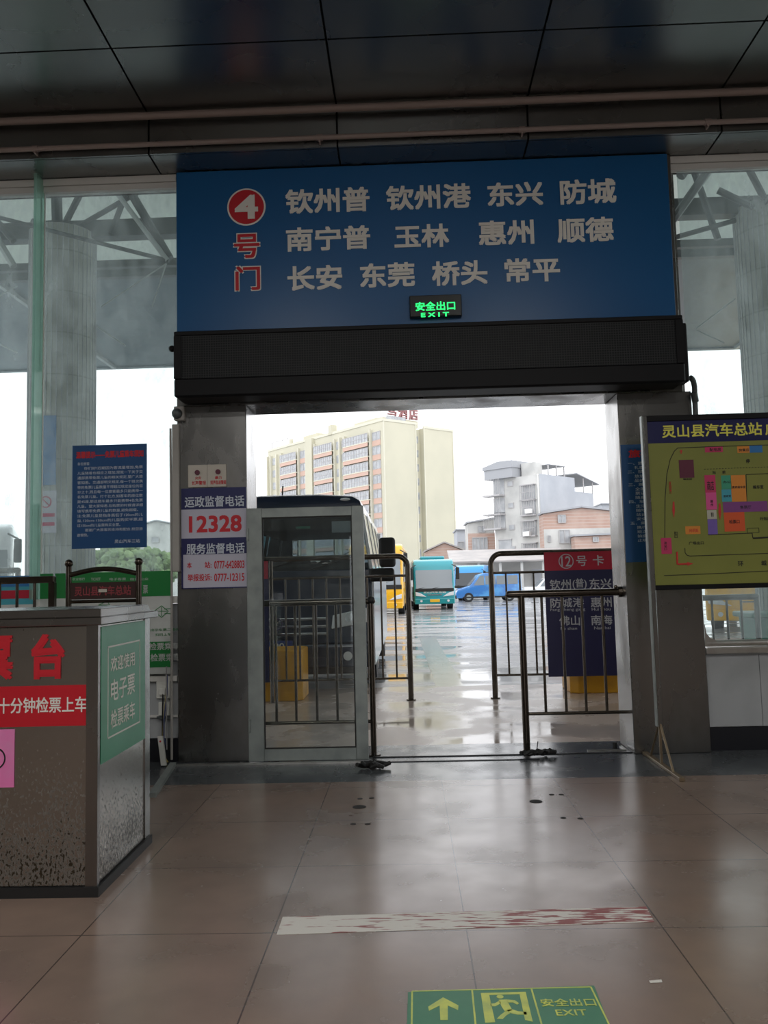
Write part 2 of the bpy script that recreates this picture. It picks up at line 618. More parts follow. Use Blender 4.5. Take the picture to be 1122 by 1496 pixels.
def pbox(mb, u0, v0, u1, v1, Y, d=0.0015):
    """a printed rectangle on the surface y = Y"""
    um, vm = (u0 + u1) / 2, (v0 + v1) / 2
    return mb.box(at(u0, vm, Y).x, at(u1, vm, Y).x, Y - d - 0.0005, Y - 0.0005, at(um, v1, Y).z, at(um, v0, Y).z)


# ------------------------------------------------------------------ the hall (setting)
Y0 = 6.85
struct('floor', MB().box(-9, 9, -9, 6.10, -0.12, 0), 'floor_tile', origin=(0, 0, 0))
struct('floor_border', MB().box(-9, 9, 6.10, 7.40, -0.12, 0), 'border_tile', origin=(0, 0, 0))
struct('platform', MB().box(-30, 30, 7.40, 11.42, -0.15, 0), 'platform_paving', origin=(0, 0, 0))
struct('yard', MB().box(-160, 160, 11.42, 330, -0.25, -0.03), 'wet_asphalt', origin=(0, 0, 0))
struct('yard_strip', MB().prism([(0.34, 11.45), (0.72, 11.45), (0.66, 21.5), (0.24, 21.5)], 'z', -0.06, -0.024), 'wet_concrete_strip')

cl = MB()
xs = [-2.06 + 1.57 * k for k in range(-5, 8)]
ys = [5.65 - 1.57 * k for k in range(10, -1, -1)] + [6.515]
g = 0.008
for i in range(len(xs) - 1):
    for j in range(len(ys) - 1):
        cl.box(xs[i] + g, xs[i + 1] - g, ys[j] + g, ys[j + 1] - g, 5.355, 5.375)
struct('ceiling', cl, 'ceiling_metal', origin=(0, 0, 0))
struct('ceiling_backing', MB().box(-10, 10, -10.1, 7.3, 5.40, 5.55), 'ceiling_gap')
bh = MB()
for i in range(len(xs) - 1):
    bh.box(xs[i] + g, xs[i + 1] - g, 6.52, 6.54, 5.02, 5.347)
    bh.box(xs[i] + g, xs[i + 1] - g, 6.548, 6.95, 5.02, 5.04)
struct('trim_1', bh, 'ceiling_metal', origin=(0, 0, 0))
struct('trim_2', MB().box(-9, 9, 6.56, 7.3, 5.06, 5.395), 'ceiling_gap')
struct('wall_left', MB().box(-9.2, -9, -9, 7.3, 0, 5.4), 'hall_wall')
struct('wall_right', MB().box(9, 9.2, -9, 7.3, 0, 5.4), 'hall_wall')
wb = MB().box(-9, 9, -9.2, -9, 2.7, 5.4)
for x0_, x1_ in ((-9, -1.6), (1.6, 9)):
    wb.box(x0_, x1_, -9.2, -9, 0, 2.7)
struct('wall_back', wb, 'hall_wall')

# the steel clad gate: two piers and the head over them
struct('wall_front_left', MB().box(-1.925, -1.335, Y0, 7.30, 0, 2.958, 0.006, 1), 'steel')
struct('wall_front_right', MB().box(1.785, 2.40, Y0, 7.30, 0, 2.958, 0.006, 1), 'steel')
struct('wall_front_top', MB().box(-1.925, 2.335, Y0, 7.30, 2.960, 5.018, 0.004, 1), 'steel')

# left glass front
struct('window_1', MB().box(-9, -3.117, 6.90, 6.915, 1.36, 4.95).box(-3.103, -1.935, 6.90, 6.915, 1.36, 4.95), 'window_glass')
struct('window_frame', MB().box(-9, -1.93, 6.86, 6.96, 4.955, 5.015).box(-9, -1.93, 6.87, 6.95, 4.90, 4.95).box(-9, -1.93, 6.88, 6.93, 1.30, 1.358), 'white_frame')
struct('wall_front_low_left', MB().box(-9, -1.93, 6.92, 7.02, 0.19, 1.295), 'white_panel')
struct('baseboard_left', MB().box(-9, -1.93, 6.90, 7.03, 0, 0.185), 'dark_skirting')
fin = thing('glass_fin', 'tall green edged glass fin standing upright against the left window joint', 'glass fin', (-3.11, 6.82, 1.36))
MB().box(-3.122, -3.098, 6.735, 6.895, 1.36, 5.01).build('pane', 'fin_glass', fin)
MB().box(-3.098, -3.090, 6.885, 6.898, 1.36, 4.95).box(-3.130, -3.122, 6.885, 6.898, 1.36, 4.95).build('seal', 'white_frame', fin)

# right glass front, with a rounded steel sill
rw = MB().box(2.41, 9, 6.92, 6.935, 0.90, 4.95)
struct('window_2', rw, 'window_glass')
wf = MB().box(2.345, 9, 6.88, 6.96, 4.955, 5.015).box(2.345, 9, 6.89, 6.95, 4.90, 4.95)
struct('window_head', wf, 'white_frame')
sill = MB().box(2.42, 9, 6.90, 6.96, 0.775, 0.835, 0.01).bar((2.43, 6.925, 0.865), (9, 6.925, 0.865), 0.028)
sill.prism([(2.405, 0.842), (2.55, 0.842), (2.50, 0.893), (2.455, 0.915), (2.43, 0.95), (2.42, 1.02), (2.405, 1.04)], 'y', 6.90, 6.94)
struct('window_sill', sill, 'bright_steel')
struct('wall_front_low_right', MB().box(2.41, 2.855, 6.94, 7.04, 0.19, 0.77).box(2.861, 9, 6.94, 7.04, 0.19, 0.77).box(2.41, 9, 6.95, 7.04, 0.185, 0.775), 'white_panel')
struct('baseboard_right', MB().box(2.41, 9, 6.925, 7.05, 0, 0.183), 'dark_skirting')
struct('wall_front_upper', MB().box(-17, 18, 7.06, 7.30, 5.56, 8.9), 'hall_wall')
struct('wall_front_side', MB().box(2.342, 2.402, 7.0, 7.30, 2.96, 5.018), 'steel')
# thresholds and floor channels
struct('trim_3', MB().box(-1.90, -0.40, 6.715, 6.745, 0, 0.014), 'bright_steel')
struct('trim_4', MB().prism([(-1.955, 6.73), (-1.905, 6.73), (-1.77, 5.75), (-1.82, 5.75)], 'z', 0, 0.03), 'alu')
struct('trim_5', MB().box(-0.33, 1.78, 6.90, 6.915, 0, 0.008).box(-0.33, 1.0, 6.72, 6.745, 0, 0.006), 'dark_skirting')

# unseen panel lamps added under the ceiling as fill light
for (lx, ly) in FILL_LAMPS:
    lp = thing('fill_lamp', 'added flat square ceiling panel lamp that brightens the waiting hall', 'lamp', (lx, ly, 5.30), 'added ceiling panel lamps')
    MB().box(lx - .33, lx + .33, ly - .33, ly + .33, 5.325, 5.354, .004, 1).build('housing', 'white_frame', lp)
    MB().box(lx - .29, lx + .29, ly - .29, ly + .29, 5.319, 5.325).build('diffuser', 'fill_glow', lp)
    ld_ = bpy.data.lights.new('fill_light', 'AREA')
    ld_.shape = 'SQUARE'
    ld_.size = 0.56
    ld_.energy = FILL_POWER
    ld_.color = (1.0, 0.97, 0.93)
    lo_ = bpy.data.objects.new('fill_light', ld_)
    COL.objects.link(lo_)
    lo_.location = (0, 0, 0.012)
    lo_.parent = lp


# ------------------------------------------------------------------ things in the hall
def atz(u, v, z=0.0):
    d = RIGHT * ((u - 561) / FPX) + DOWN * ((v - 748) / FPX) + FWD
    t = (z - EYE) / d.z
    return Vector((d.x * t, d.y * t, z))


def atx(u, v, X):
    d = RIGHT * ((u - 561) / FPX) + DOWN * ((v - 748) / FPX) + FWD
    t = X / d.x
    return Vector((X, d.y * t, EYE + d.z * t))


# big blue destination board over the gate
sg = thing('destination_sign', 'large blue overhead board lettered with gate four destinations above the doorway', 'sign', (0.19, 6.83, 3.516))
MB().box(-1.915, 2.30, 6.822, 6.848, 3.516, 5.012, 0.003, 1).build('board', 'sign_blue', sg)
SY = 6.822
for body, x0, y0, x1, y1 in (
        ('钦州普', 417, 275, 540, 311), ('钦州港', 564, 270, 688, 306), ('东兴', 712, 266, 793, 301), ('防城', 818, 262, 900, 298),
        ('南宁普', 418, 331, 541, 366), ('玉林', 576, 328, 656, 362), ('惠州', 699, 322, 780, 358), ('顺德', 814, 318, 896, 354),
        ('长安', 420, 388, 500, 424), ('东莞', 526, 384, 606, 420), ('桥头', 631, 381, 712, 417), ('常平', 737, 377, 818, 412)):
    ptext(body, x0, y0, x1, y1, SY, 'print_white', sg, bold=0.029, d=0.004)
c = at(360, 302.5, SY)
MB().disc((c.x, SY - 0.002, c.z), 0.166, 'y', 0.0018, 48).build('number_rim', 'print_white', sg)
MB().disc((c.x, SY - 0.004, c.z), 0.152, 'y', 0.0018, 48).build('number_disc', 'print_red', sg)
ptext('4', 343, 285, 377, 320, SY - 0.004, 'print_white', sg, bold=0.035, d=0.002)
for body, x0, y0, x1, y1 in (('号', 342, 342, 379, 377), ('门', 344, 389, 380, 424)):
    ptext(body, x0 - 1.5, y0 - 1.5, x1 + 1.5, y1 + 1.5, SY, 'print_white', sg, bold=0.06, d=0.002)
    ptext(body, x0, y0, x1, y1, SY - 0.003, 'print_red', sg, bold=0.022, d=0.002)

# led strip display under it
ld = thing('led_display', 'long black dot matrix display box mounted across the head of the gateway', 'display', (0.2, 6.55, 2.97))
MB().box(-1.86, 2.255, 6.555, 6.82, 2.968, 3.512, 0.02, 2).build('case', 'led_case', ld)
MB().box(-1.80, 2.195, 6.545, 6.556, 3.12, 3.475).build('screen', 'led_screen', ld)
fr = MB().box(-1.86, 2.255, 6.535, 6.56, 3.475, 3.512, 0.006, 1).box(-1.86, 2.255, 6.535, 6.56, 2.968, 3.12, 0.012, 1)
fr.box(-1.86, -1.80, 6.535, 6.56, 3.12, 3.475).box(2.195, 2.255, 6.535, 6.56, 3.12, 3.475)
fr.build('front_frame', 'led_case', ld)
MB().box(2.256, 2.335, 6.68, 6.82, 3.0, 3.49, 0.01, 1).build('end_cap', 'led_case', ld)
MB().bar((-1.905, 6.66, 3.40), (-1.86, 6.66, 3.38), 0.016).ball((-1.91, 6.66, 3.405), 0.028).build('bracket', 'led_case', ld)

# exit sign
ex = thing('exit_sign', 'small black box sign with glowing green exit lettering on the blue board', 'exit sign', (0.29, 6.80, 3.64))
MB().box(0.072, 0.508, 6.765, 6.820, 3.640, 3.826, 0.006, 1).build('case', 'exit_case', ex)
MB().box(0.085, 0.495, 6.7615, 6.766, 3.652, 3.814).build('face', 'exit_case', ex)
EYp = 6.7615
ptext('安全出口', 607, 440.5, 665, 453.5, EYp, 'exit_glow', ex, bold=0.022, d=0.0006)
ptext('E X I T', 615, 456.5, 656, 462.8, EYp, 'exit_glow', ex, bold=0.03, d=0.0006)

# pipes along the bulkhead
p1 = thing('ceiling_pipe', 'thicker pinkish pipe running along the top edge of the ceiling bulkhead', 'pipe', (0, 6.42, 5.32))
MB().tube([(-8.9, 6.45, 5.312), (8.9, 6.45, 5.312)], 0.030, 12).build('pipe', 'pipe_paint', p1, smooth=True)
p2 = thing('ceiling_pipe', 'thinner lower pipe with joints running below the thicker bulkhead pipe', 'pipe', (0, 6.47, 5.08))
MB().tube([(-8.9, 6.485, 5.085), (8.9, 6.485, 5.085)], 0.021, 12).build('pipe', 'pipe_paint', p2, smooth=True)
for u in (52, 467, 763, 1034):
    q = at(u, 205 - (u - 467) * 0.029, 6.485)
    MB().bar((q.x - 0.025, 6.485, 5.085), (q.x + 0.025, 6.485, 5.085), 0.027).box(q.x - 0.006, q.x + 0.006, 6.47, 6.52, 5.04, 5.085).build('coupling', 'pipe_paint', p2)

# framed glass door at the left of the opening
dr = thing('door_1', 'narrow grey aluminium framed glass door standing at the left of the gateway', 'door', (-0.83, 6.80, 0.012))
dr['kind'] = 'structure'
for a, b, nm in ((-1.328, -1.200, 'stile'), (-0.455, -0.358, 'stile')):
    MB().box(a, b, 6.775, 6.82, 0.012, 2.068, 0.004, 1).build(nm, 'alu', dr)
MB().box(-1.200, -0.455, 6.777, 6.818, 1.988, 2.066, 0.003, 1).build('top_rail', 'alu', dr)
MB().box(-1.200, -0.455, 6.777, 6.818, 0.014, 0.108, 0.003, 1).build('bottom_rail', 'alu', dr)
MB().box(-1.200, -0.455, 6.796, 6.802, 0.108, 1.988).build('pane', 'door_glass', dr)
be = MB()
for a, b in ((-1.200, -1.190), (-0.465, -0.455)):
    be.box(a, b, 6.788, 6.796, 0.108, 1.988)
be.box(-1.19, -0.465, 6.788, 6.796, 1.978, 1.988).box(-1.19, -0.465, 6.788, 6.796, 0.108, 0.118)
be.build('glazing_bead', 'print_black', dr)
for z in (0.25, 0.75, 1.80):
    MB().bar((-1.318, 6.772, z), (-1.318, 6.772, z + 0.10), 0.011).build('hinge', 'alu', dr)

# hotline sign on the left pier
hs = thing('hotline_sign', 'blue and white telephone hotline sign with red numbers on the left pier', 'sign', (-1.61, 6.845, 1.415))
MB().box(-1.886, -1.337, 6.838, 6.849, 1.415, 2.256).build('board', 'paper_lilac', hs)
HY = 6.838
nb = MB().box(-1.886, -1.337, HY - .002, HY - .0005, 2.078, 2.256).box(-1.886, -1.337, HY - .002, HY - .0005, 1.700, 1.835)
nb.box(-1.886, -1.872, HY - .0018, HY - .0005, 1.415, 1.83).box(-1.886, -1.337, HY - .0018, HY - .0005, 1.415, 1.424)
nb.build('blue_band', 'print_navy', hs)
HT = HY - .002
ptext('运政监督电话', 270, 724.5, 357, 740.5, HT, 'notice_text', hs, bold=0.02, d=.001)
ptext('服务监督电话', 272.5, 793.5, 357.5, 809, HT, 'notice_text', hs, bold=0.02, d=.001)
for body, x0, y0, x1, y1, bo in (('12328', 276, 753, 353, 777.5, .03), ('本', 273.5, 821.5, 280, 830.5, .02), ('站:', 299, 820.5, 309, 830, .02),
                                 ('0777-6428803', 313, 819, 357, 830.5, .02), ('举报投诉:', 274, 838.5, 309, 849, .02), ('0777-12315', 313, 837.5, 357, 849, .02)):
    ptext(body, x0, y0, x1, y1, HY, 'print_red', hs, bold=bo, d=.001)

# alarm push button plate above it
al = thing('alarm_plate', 'ivory alarm plate with two red buttons above the hotline sign', 'switch plate', (-1.66, 6.84, 2.24))
MB().box(-1.826, -1.503, 6.828, 6.849, 2.262, 2.452, 0.003, 1).build('plate', 'ivory_plate', al)
for u, v in ((288.5, 690.4), (318.7, 689.4)):
    q = at(u, v, 6.828)
    MB().bar((q.x, 6.829, q.z), (q.x, 6.815, q.z), 0.021, 20).build('button', 'map_maroon', al)
for body, x0, y0, x1, y1 in (('火灾', 285, 696, 294, 700.5), ('长声警报', 280, 702.5, 301, 708.3), ('暴力', 314, 695.5, 324, 700), ('短声急速警报', 307.5, 701.5, 330.5, 707.5)):
    ptext(body, x0, y0, x1, y1, 6.828, 'print_red', al, bold=.015, d=.001)
MB().box(-1.664, -1.662, 6.8272, 6.8282, 2.262, 2.452).build('seam', 'print_black', al)

# conduit with junction box on the outer edge of the left pier
jb = thing('cable_trunking', 'grey vertical trunking with junction box up the outer edge of the left pier', 'trunking', (-1.93, 6.83, 1.55))
MB().box(-1.955, -1.895, 6.80, 6.849, 1.56, 2.80, 0.008, 2).build('channel', 'hall_wall', jb)
MB().box(-1.935, -1.845, 6.79, 6.849, 2.83, 2.95, 0.006, 1).build('junction_box', 'hall_wall', jb)
MB().ball((-1.905, 6.785, 2.885), 0.045).build('knob', 'truss_steel', jb, smooth=True)
MB().tube([(-1.972, 6.835, 0.03), (-1.968, 6.835, 1.5), (-1.975, 6.835, 2.77)], 0.010, 8).build('conduit', 'hall_wall', jb)

# blue notice stuck on the left glass
nt_ = thing('passenger_notice', 'blue printed notice on ticket-free children stuck to the left window', 'notice', (-2.5, 6.88, 1.775))
NX0, NX1, NZ0, NZ1 = -2.835, -2.195, 1.775, 2.657
NYp = 6.893
MB().box(NX0, NX1, NYp, NYp + 0.004, NZ0, NZ1).build('sheet', 'notice_blue', nt_)
text('温馨提示——免票儿童乘车须知', NX0 + .032, NX1 - .028, 2.545, 2.605, NYp, 'print_red', nt_, bold=.04, d=.001)
lines = ['各位旅客:', '    你们好!近期因为客流量增加,免票', '儿童随着也相应之增加,现就一下关于交', '通部携带免票儿童的相关规定,望广大旅',
         '客知悉。交通部明文规定,每一个班次携', '带的免票儿童数量不得超过核定座位的百', '分之十,而且每一位旅客最多只能携带一', '名免票儿童。打个比方,如客车的座位数',
         '是45座,那这趟车最多只能携带4名免票', '儿童。望大家知悉,在购票的时候请详细', '填写携带免费儿童的数量,避免超载。', '注:免票儿童是指身高低于120cm的儿',
         '童,120cm-150cm的儿童购买半票,超', '过150cm的儿童需购买全票。', '    谢谢广大旅客的支持和配合,祝您旅', '途愉快。']
lw = {0: (0, .19), 1: (.10, 1), 10: (0, .93), 13: (0, .66), 14: (.12, 1), 15: (0, .17)}
for i, ln in enumerate(lines):
    f0, f1 = lw.get(i, (0, 1))
    z1 = 2.512 - i * 0.0405
    text(ln.strip(), NX0 + .045 + f0 * .56, NX0 + .045 + f1 * .56, z1 - .027, z1, NYp, 'notice_text', nt_, bold=.004, d=.0006)
text('灵山汽车三站', NX1 - .275, NX1 - .058, 1.815, 1.845, NYp, 'notice_text', nt_, bold=.01, d=.0006)

# green and white ticket posters fixed over the low wall on the left
gp = thing('ticket_poster', 'wide green and white electronic ticket poster below the left window', 'poster', (-2.5, 6.87, 0.71))
GYp = 6.862
MB().box(-2.962, -1.985, GYp, GYp + 0.012, 0.72, 1.572).build('sheet', 'poster_white', gp)
MB().box(-2.962, -1.985, GYp - .002, GYp - .0004, 1.362, 1.572).box(-2.962, -1.985, GYp - .002, GYp - .0004, 0.775, 0.985).build('green_band', 'poster_green', gp)
GT = GYp - .002
ptext('票', 209, 855, 216, 867, GT, 'poster_white', gp, bold=.01, d=.0008)
for body, u0, u1 in (('农业银行', 106, 124), ('TICKET', 133, 147), ('电子客票', 160, 184), ('微信公众', 190, 217)):
    ptext(body, u0, 844, u1, 848, GT, 'poster_white', gp, bold=.0, d=.0006)
ptext('检票乘车', 218, 938.5, 262, 949.5, GT, 'poster_white', gp, bold=.015, d=.0008)
ptext('检票乘车', 220, 954.5, 264, 966, GT, 'poster_white', gp, bold=.015, d=.0008)
ptext('出示车票二维码', 220, 918, 262, 922, GYp, 'poster_green', gp, bold=.01, d=.0006)
ptext('扫码上车', 227, 925, 250, 929, GYp, 'poster_green', gp, bold=.01, d=.0006)
dg_ = MB()
for (a, b) in (((225, 893), (236, 885)), ((236, 885), (246, 893)), ((246, 893), (236, 902)), ((236, 902), (225, 893)), ((228, 893), (244, 893)), ((236, 887), (236, 900)), ((240, 890), (252, 889)), ((240, 896), (252, 897)),
               ((144, 884), (157, 878)), ((157, 878), (160, 884)), ((144, 884), (160, 884))):
    A, B = at(a[0], a[1], GYp), at(b[0], b[1], GYp)
    dg_.bar((A.x, GYp - .001, A.z), (B.x, GYp - .001, B.z), 0.003, 6)
dg_.build('drawing', 'poster_green', gp)
g2 = thing('ticket_poster', 'narrow green topped strip poster left of the wide ticket poster', 'poster', (-3.03, 6.87, 0.72))
MB().box(-3.088, -2.978, GYp, GYp + 0.012, 0.72, 1.572).build('sheet', 'poster_white', g2)
MB().box(-3.088, -2.978, GYp - .002, GYp - .0004, 1.362, 1.572).build('green_band', 'poster_green', g2)
g3 = thing('ticket_poster', 'blue red and teal striped poster behind the steel gate at the far left', 'poster', (-3.5, 6.87, 0.72))
MB().box(-4.3, -3.145, GYp, GYp + 0.012, 0.72, 1.56).build('sheet', 'map_cyan', g3)
MB().box(-4.3, -3.145, GYp - .002, GYp - .0004, 1.47, 1.56).build('blue_band', 'map_blue', g3)
MB().box(-4.3, -3.145, GYp - .002, GYp - .0004, 1.37, 1.44).build('red_band', 'card_red', g3)
MB().box(-4.3, -3.145, GYp - .002, GYp - .0004, 1.20, 1.32).build('white_band', 'poster_white', g3)

# sockets and cables beside the left pier
so = thing('wall_socket', 'upper white wall socket with a plug under the green poster', 'socket', (-2.05, 6.9, 0.55))
q0, q1 = at(229, 994, 6.9), at(249, 1020, 6.9)
MB().box(q0.x, q1.x, 6.885, 6.919, q1.z, q0.z, 0.004, 1).build('plate', 'socket_white', so)
MB().box(q0.x + .03, q0.x + .085, 6.855, 6.886, q1.z + .03, q1.z + .09, 0.008, 2).build('plug', 'socket_white', so)
s2 = thing('wall_socket', 'lower white wall socket box near the hanging cables', 'socket', (-2.05, 6.9, 0.4))
q0, q1 = at(232, 1026, 6.9), at(249, 1045, 6.9)
MB().box(q0.x, q1.x, 6.885, 6.919, q1.z, q0.z, 0.004, 1).build('plate', 'socket_white', s2)
MB().box(q0.x - .01, q1.x + .005, 6.872, 6.919, q1.z - .022, q1.z - .004).build('shelf', 'truss_steel', s2)
lt = MB().box(-3.2, -1.94, 6.885, 6.92, 0.655, 0.70, .004, 1).box(-3.2, -1.94, 6.9, 6.92, 0.36, 0.378)
struct('trim_6', lt, 'white_frame')
for nm, colr, pts in (
        ('black', 'cable_black', [(237, 1014), (236.5, 1050), (236, 1085), (239, 1117)]),
        ('yellow', 'cable_yellow', [(244, 1012), (241, 1040), (239, 1080), (241, 1105), (246, 1119)]),
        ('blue', 'cable_blue', [(251, 985), (249, 1010), (243, 1050), (243, 1075), (247, 1090)]),
        ('grey', 'cable_grey', [(254, 972), (251, 990), (254, 1020), (250, 1050), (248, 1092)])):
    pp = []
    ccy = {'black': 6.86, 'yellow': 6.825, 'blue': 6.775, 'grey': 6.755}[nm]
    for i, (u, v) in enumerate(pts):
        q = at(u, v, 6.84)
        pp.append((min(q.x, -1.99), ccy - 0.004 * (i % 2), max(q.z, 0.012)))
    o = MB().tube(pp, 0.006, 8).build('power_cable', colr, None, smooth=True)
    tag(o, '%s power cable hanging beside the outer edge of the left pier' % nm, 'cable', 'cables beside the left pier')
o = thing('extension_lead', 'white extension socket strip hanging near the floor beside the left pier', 'socket strip', (-2.0, 6.85, 0.012))
MB().quad([(-2.055, 6.72, 0.24), (-2.015, 6.72, 0.24), (-1.98, 6.70, 0.012), (-2.02, 6.70, 0.012)], 0.03).build('strip', 'socket_white', o)
MB().ball((-2.03, 6.716, 0.20), 0.008).build('switch', 'print_red', o)

# steel chair back with ball finials behind the counter
ch = thing('steel_chair', 'tall brown steel chair with ball finials and engraved back plate behind the counter', 'chair', (-2.19, 5.9, 0))
for x in (-2.447, -1.938):
    MB().bar((x, 5.9, 0), (x, 5.9, 1.60), 0.021).build('back_post', 'tube_steel', ch, smooth=True)
    MB().ball((x, 5.9, 1.622), 0.030, n=16).build('finial', 'tube_steel', ch, smooth=True)
    MB().bar((x, 5.50, 0), (x, 5.50, 0.80), 0.021).build('leg', 'tube_steel', ch, smooth=True)
arc = [(-2.447 + 0.509 * k / 12, 5.9, 1.535 + 0.042 * math.sin(math.pi * k / 12)) for k in range(13)]
MB().tube(arc, 0.019, 10).build('top_rail', 'tube_steel', ch, smooth=True)
MB().box(-2.43, -1.955, 5.89, 5.91, 1.362, 1.482).build('back_plate', 'nameplate', ch)
text('灵山县汽车总站', -2.40, -1.99, 1.385, 1.455, 5.89, 'nameplate_text', ch, bold=.02, d=.001)
MB().box(-2.225, -2.165, 5.886, 5.8895, 1.41, 1.432).build('sticker', 'ivory_plate', ch)
MB().bar((-2.447, 5.9, 1.345), (-1.938, 5.9, 1.345), 0.012).build('lower_rail', 'tube_steel', ch)
MB().box(-2.47, -1.915, 5.47, 5.88, 0.80, 0.84, 0.008, 2).build('seat', 'tube_steel', ch)

# steel gate railing left of the chair
gt = thing('steel_gate', 'dark steel barred gate left of the chair at the photo edge', 'railing', (-3.0, 5.9, 0))
MB().box(-3.6, -2.545, 5.875, 5.925, 1.485, 1.535, .008, 2).build('top_rail', 'tube_steel', gt)
MB().box(-3.6, -2.55, 5.885, 5.915, 0.20, 0.24).build('bottom_rail', 'tube_steel', gt)
for k, x in enumerate((-2.565, -3.58)):
    MB().box(x - .022, x + .022, 5.88, 5.92, 0, 1.486).build('post', 'tube_steel', gt)
for k in range(7):
    x = -2.695 - 0.128 * k
    MB().bar((x, 5.9, 0.23), (x, 5.9, 1.49), 0.011).build('bar', 'tube_steel', gt, smooth=True)


# stainless ticket check counter
def grimy():
    m = mat('grimy_steel', (0.45, 0.43, 0.40), 0.24, 1.0)
    nt = m.node_tree
    b = nt.nodes['Principled BSDF']
    co = nt.nodes.new('ShaderNodeTexCoord')
    mp = nt.nodes.new('ShaderNodeMapping')
    mp.inputs['Scale'].default_value = (1, 1, 0.6)
    nt.links.new(co.outputs['Object'], mp.inputs[0])
    n1 = nt.nodes.new('ShaderNodeTexNoise')
    n1.inputs['Scale'].default_value = 85
    n1.inputs['Detail'].default_value = 6
    nt.links.new(mp.outputs[0], n1.inputs['Vector'])
    n2 = nt.nodes.new('ShaderNodeTexNoise')
    n2.inputs['Scale'].default_value = 4
    nt.links.new(co.outputs['Object'], n2.inputs['Vector'])
    sp = nt.nodes.new('ShaderNodeSeparateXYZ')
    nt.links.new(co.outputs['Object'], sp.inputs[0])
    # splashes of dried dirt reach about knee height
    h = nt.nodes.new('ShaderNodeMapRange')
    h.inputs[1].default_value = 0.15
    h.inputs[2].default_value = 0.75
    h.inputs[3].default_value = 0.10
    h.inputs[4].default_value = -0.16
    nt.links.new(sp.outputs['Z'], h.inputs[0])
    a = nt.nodes.new('ShaderNodeMath')
    nt.links.new(n1.outputs[0], a.inputs[0])
    nt.links.new(h.outputs[0], a.inputs[1])
    a2 = nt.nodes.new('ShaderNodeMath')
    a2.operation = 'MULTIPLY_ADD'
    a2.inputs[1].default_value = 0.25
    nt.links.new(n2.outputs[0], a2.inputs[0])
    nt.links.new(a.outputs[0], a2.inputs[2])
    r = nt.nodes.new('ShaderNodeMapRange')
    r.inputs[1].default_value = 0.63
    r.inputs[2].default_value = 0.83
    nt.links.new(a2.outputs[0], r.inputs[0])
    mx = nt.nodes.new('ShaderNodeMix')
    mx.data_type = 'RGBA'
    mx.inputs[6].default_value = (0.45, 0.43, 0.40, 1)
    mx.inputs[7].default_value = (0.030, 0.022, 0.013, 1)
    nt.links.new(r.outputs[0], mx.inputs[0])
    nt.links.new(mx.outputs[2], b.inputs['Base Color'])
    mr = nt.nodes.new('ShaderNodeMapRange')
    mr.inputs[3].default_value = 1.0
    mr.inputs[4].default_value = 0.0
    nt.links.new(r.outputs[0], mr.inputs[0])
    nt.links.new(mr.outputs[0], b.inputs['Metallic'])


grimy()
ct = thing('ticket_counter', 'stainless steel ticket checking counter with red lettering and grimy sides', 'counter', (-2.1, 4.36, 0))
MB().box(-2.70, -1.502, 3.962, 4.742, 0.045, 1.262, 0.006, 1).build('body', 'grimy_steel', ct)
MB().box(-2.72, -1.485, 3.945, 4.758, 0, 0.045).build('base', 'black_base', ct)
MB().box(-1.552, -1.496, 3.955, 3.975, 0.045, 1.262).box(-1.515, -1.4955, 3.9555, 3.985, 0.045, 1.262).build('corner_trim', 'counter_steel', ct)
MB().box(-1.520, -1.4955, 4.665, 4.748, 0.045, 1.262).build('corner_trim', 'counter_steel', ct)
MB().box(-2.74, -1.470, 3.925, 4.83, 1.262, 1.300, 0.004, 1).build('top_edge', 'counter_steel', ct)
MB().prism([(3.925, 1.3005), (4.70, 1.3005), (4.64, 1.340), (3.925, 1.340)], 'x', -2.74, -1.472, 0.003, 1).build('worktop', 'counter_steel', ct)
CY = 3.962
ptext('台', 46, 926, 95, 992, CY, 'print_red', ct, bold=.045, d=.004)
ptext('票', -41, 929, 19, 995, CY, 'print_red', ct, bold=.045, d=.004)
rb = MB()
rb.box(-2.65, at(132, 1030, CY).x, CY - .002, CY - .0004, at(70, 1061, CY).z, at(70, 1001.5, CY).z)
ban = rb.build('banner', 'banner_red', ct)
ptext('十分钟检票上车', -3, 1018.5, 127, 1041.5, CY - .002, 'print_white', ct, bold=.015, d=.001)
q0, q1 = at(22, 1065, CY), at(22, 1150, CY)
MB().box(q0.x - .30, q0.x, CY - .003, CY - .0024, q1.z, q0.z).build('pink_paper', 'paper_pink', ct)
qc = at(-7, 1108, CY)
MB().disc((qc.x, CY - .0045, qc.z), 0.052, 'y', 0.001, 40, hole=0.045).build('paper_ring', 'print_black', ct)
# the green electronic ticket poster on its end
PX = -1.4955
ep = MB().box(PX, PX + .003, 3.992, 4.655, 0.597, 1.250).build('end_poster', 'sticker_gloss' if 'sticker_gloss' in MATS else 'poster_green', ct)
MATS_p = mat('poster_gloss', (0.05, 0.27, 0.15), 0.30, 0.0, (0.09, 0.34, 0.21), 1.5, 1, spec=0.35)
ep.data.materials[0] = MATS['poster_gloss']
PT = PX + .003
yA, yB, zA, zB = 4.075, 4.565, 0.70, 1.15
fl = MB()
for a in ((yA, yA + .008, zA, zB), (yB - .008, yB, zA, zB), (yA, yB, zA, zA + .008), (yA, yB, zB - .008, zB)):
    fl.box(PT + .0003, PT + .0012, *a)
fl.build('poster_border', 'print_white', ct)
for body, v0, v1 in (('欢迎使用', 955.7, 977), ('电子票', 988, 1019), ('检票乘车', 1031, 1057)):
    A, B = atx(161.5, (v0 + v1) / 2, PT), atx(196.5, (v0 + v1) / 2, PT)
    C0, C1 = atx(179, v0, PT), atx(179, v1, PT)
    text(body, A.y, B.y, C1.z, C0.z, PT, 'print_white', ct, plane='side', bold=.012, d=.001)

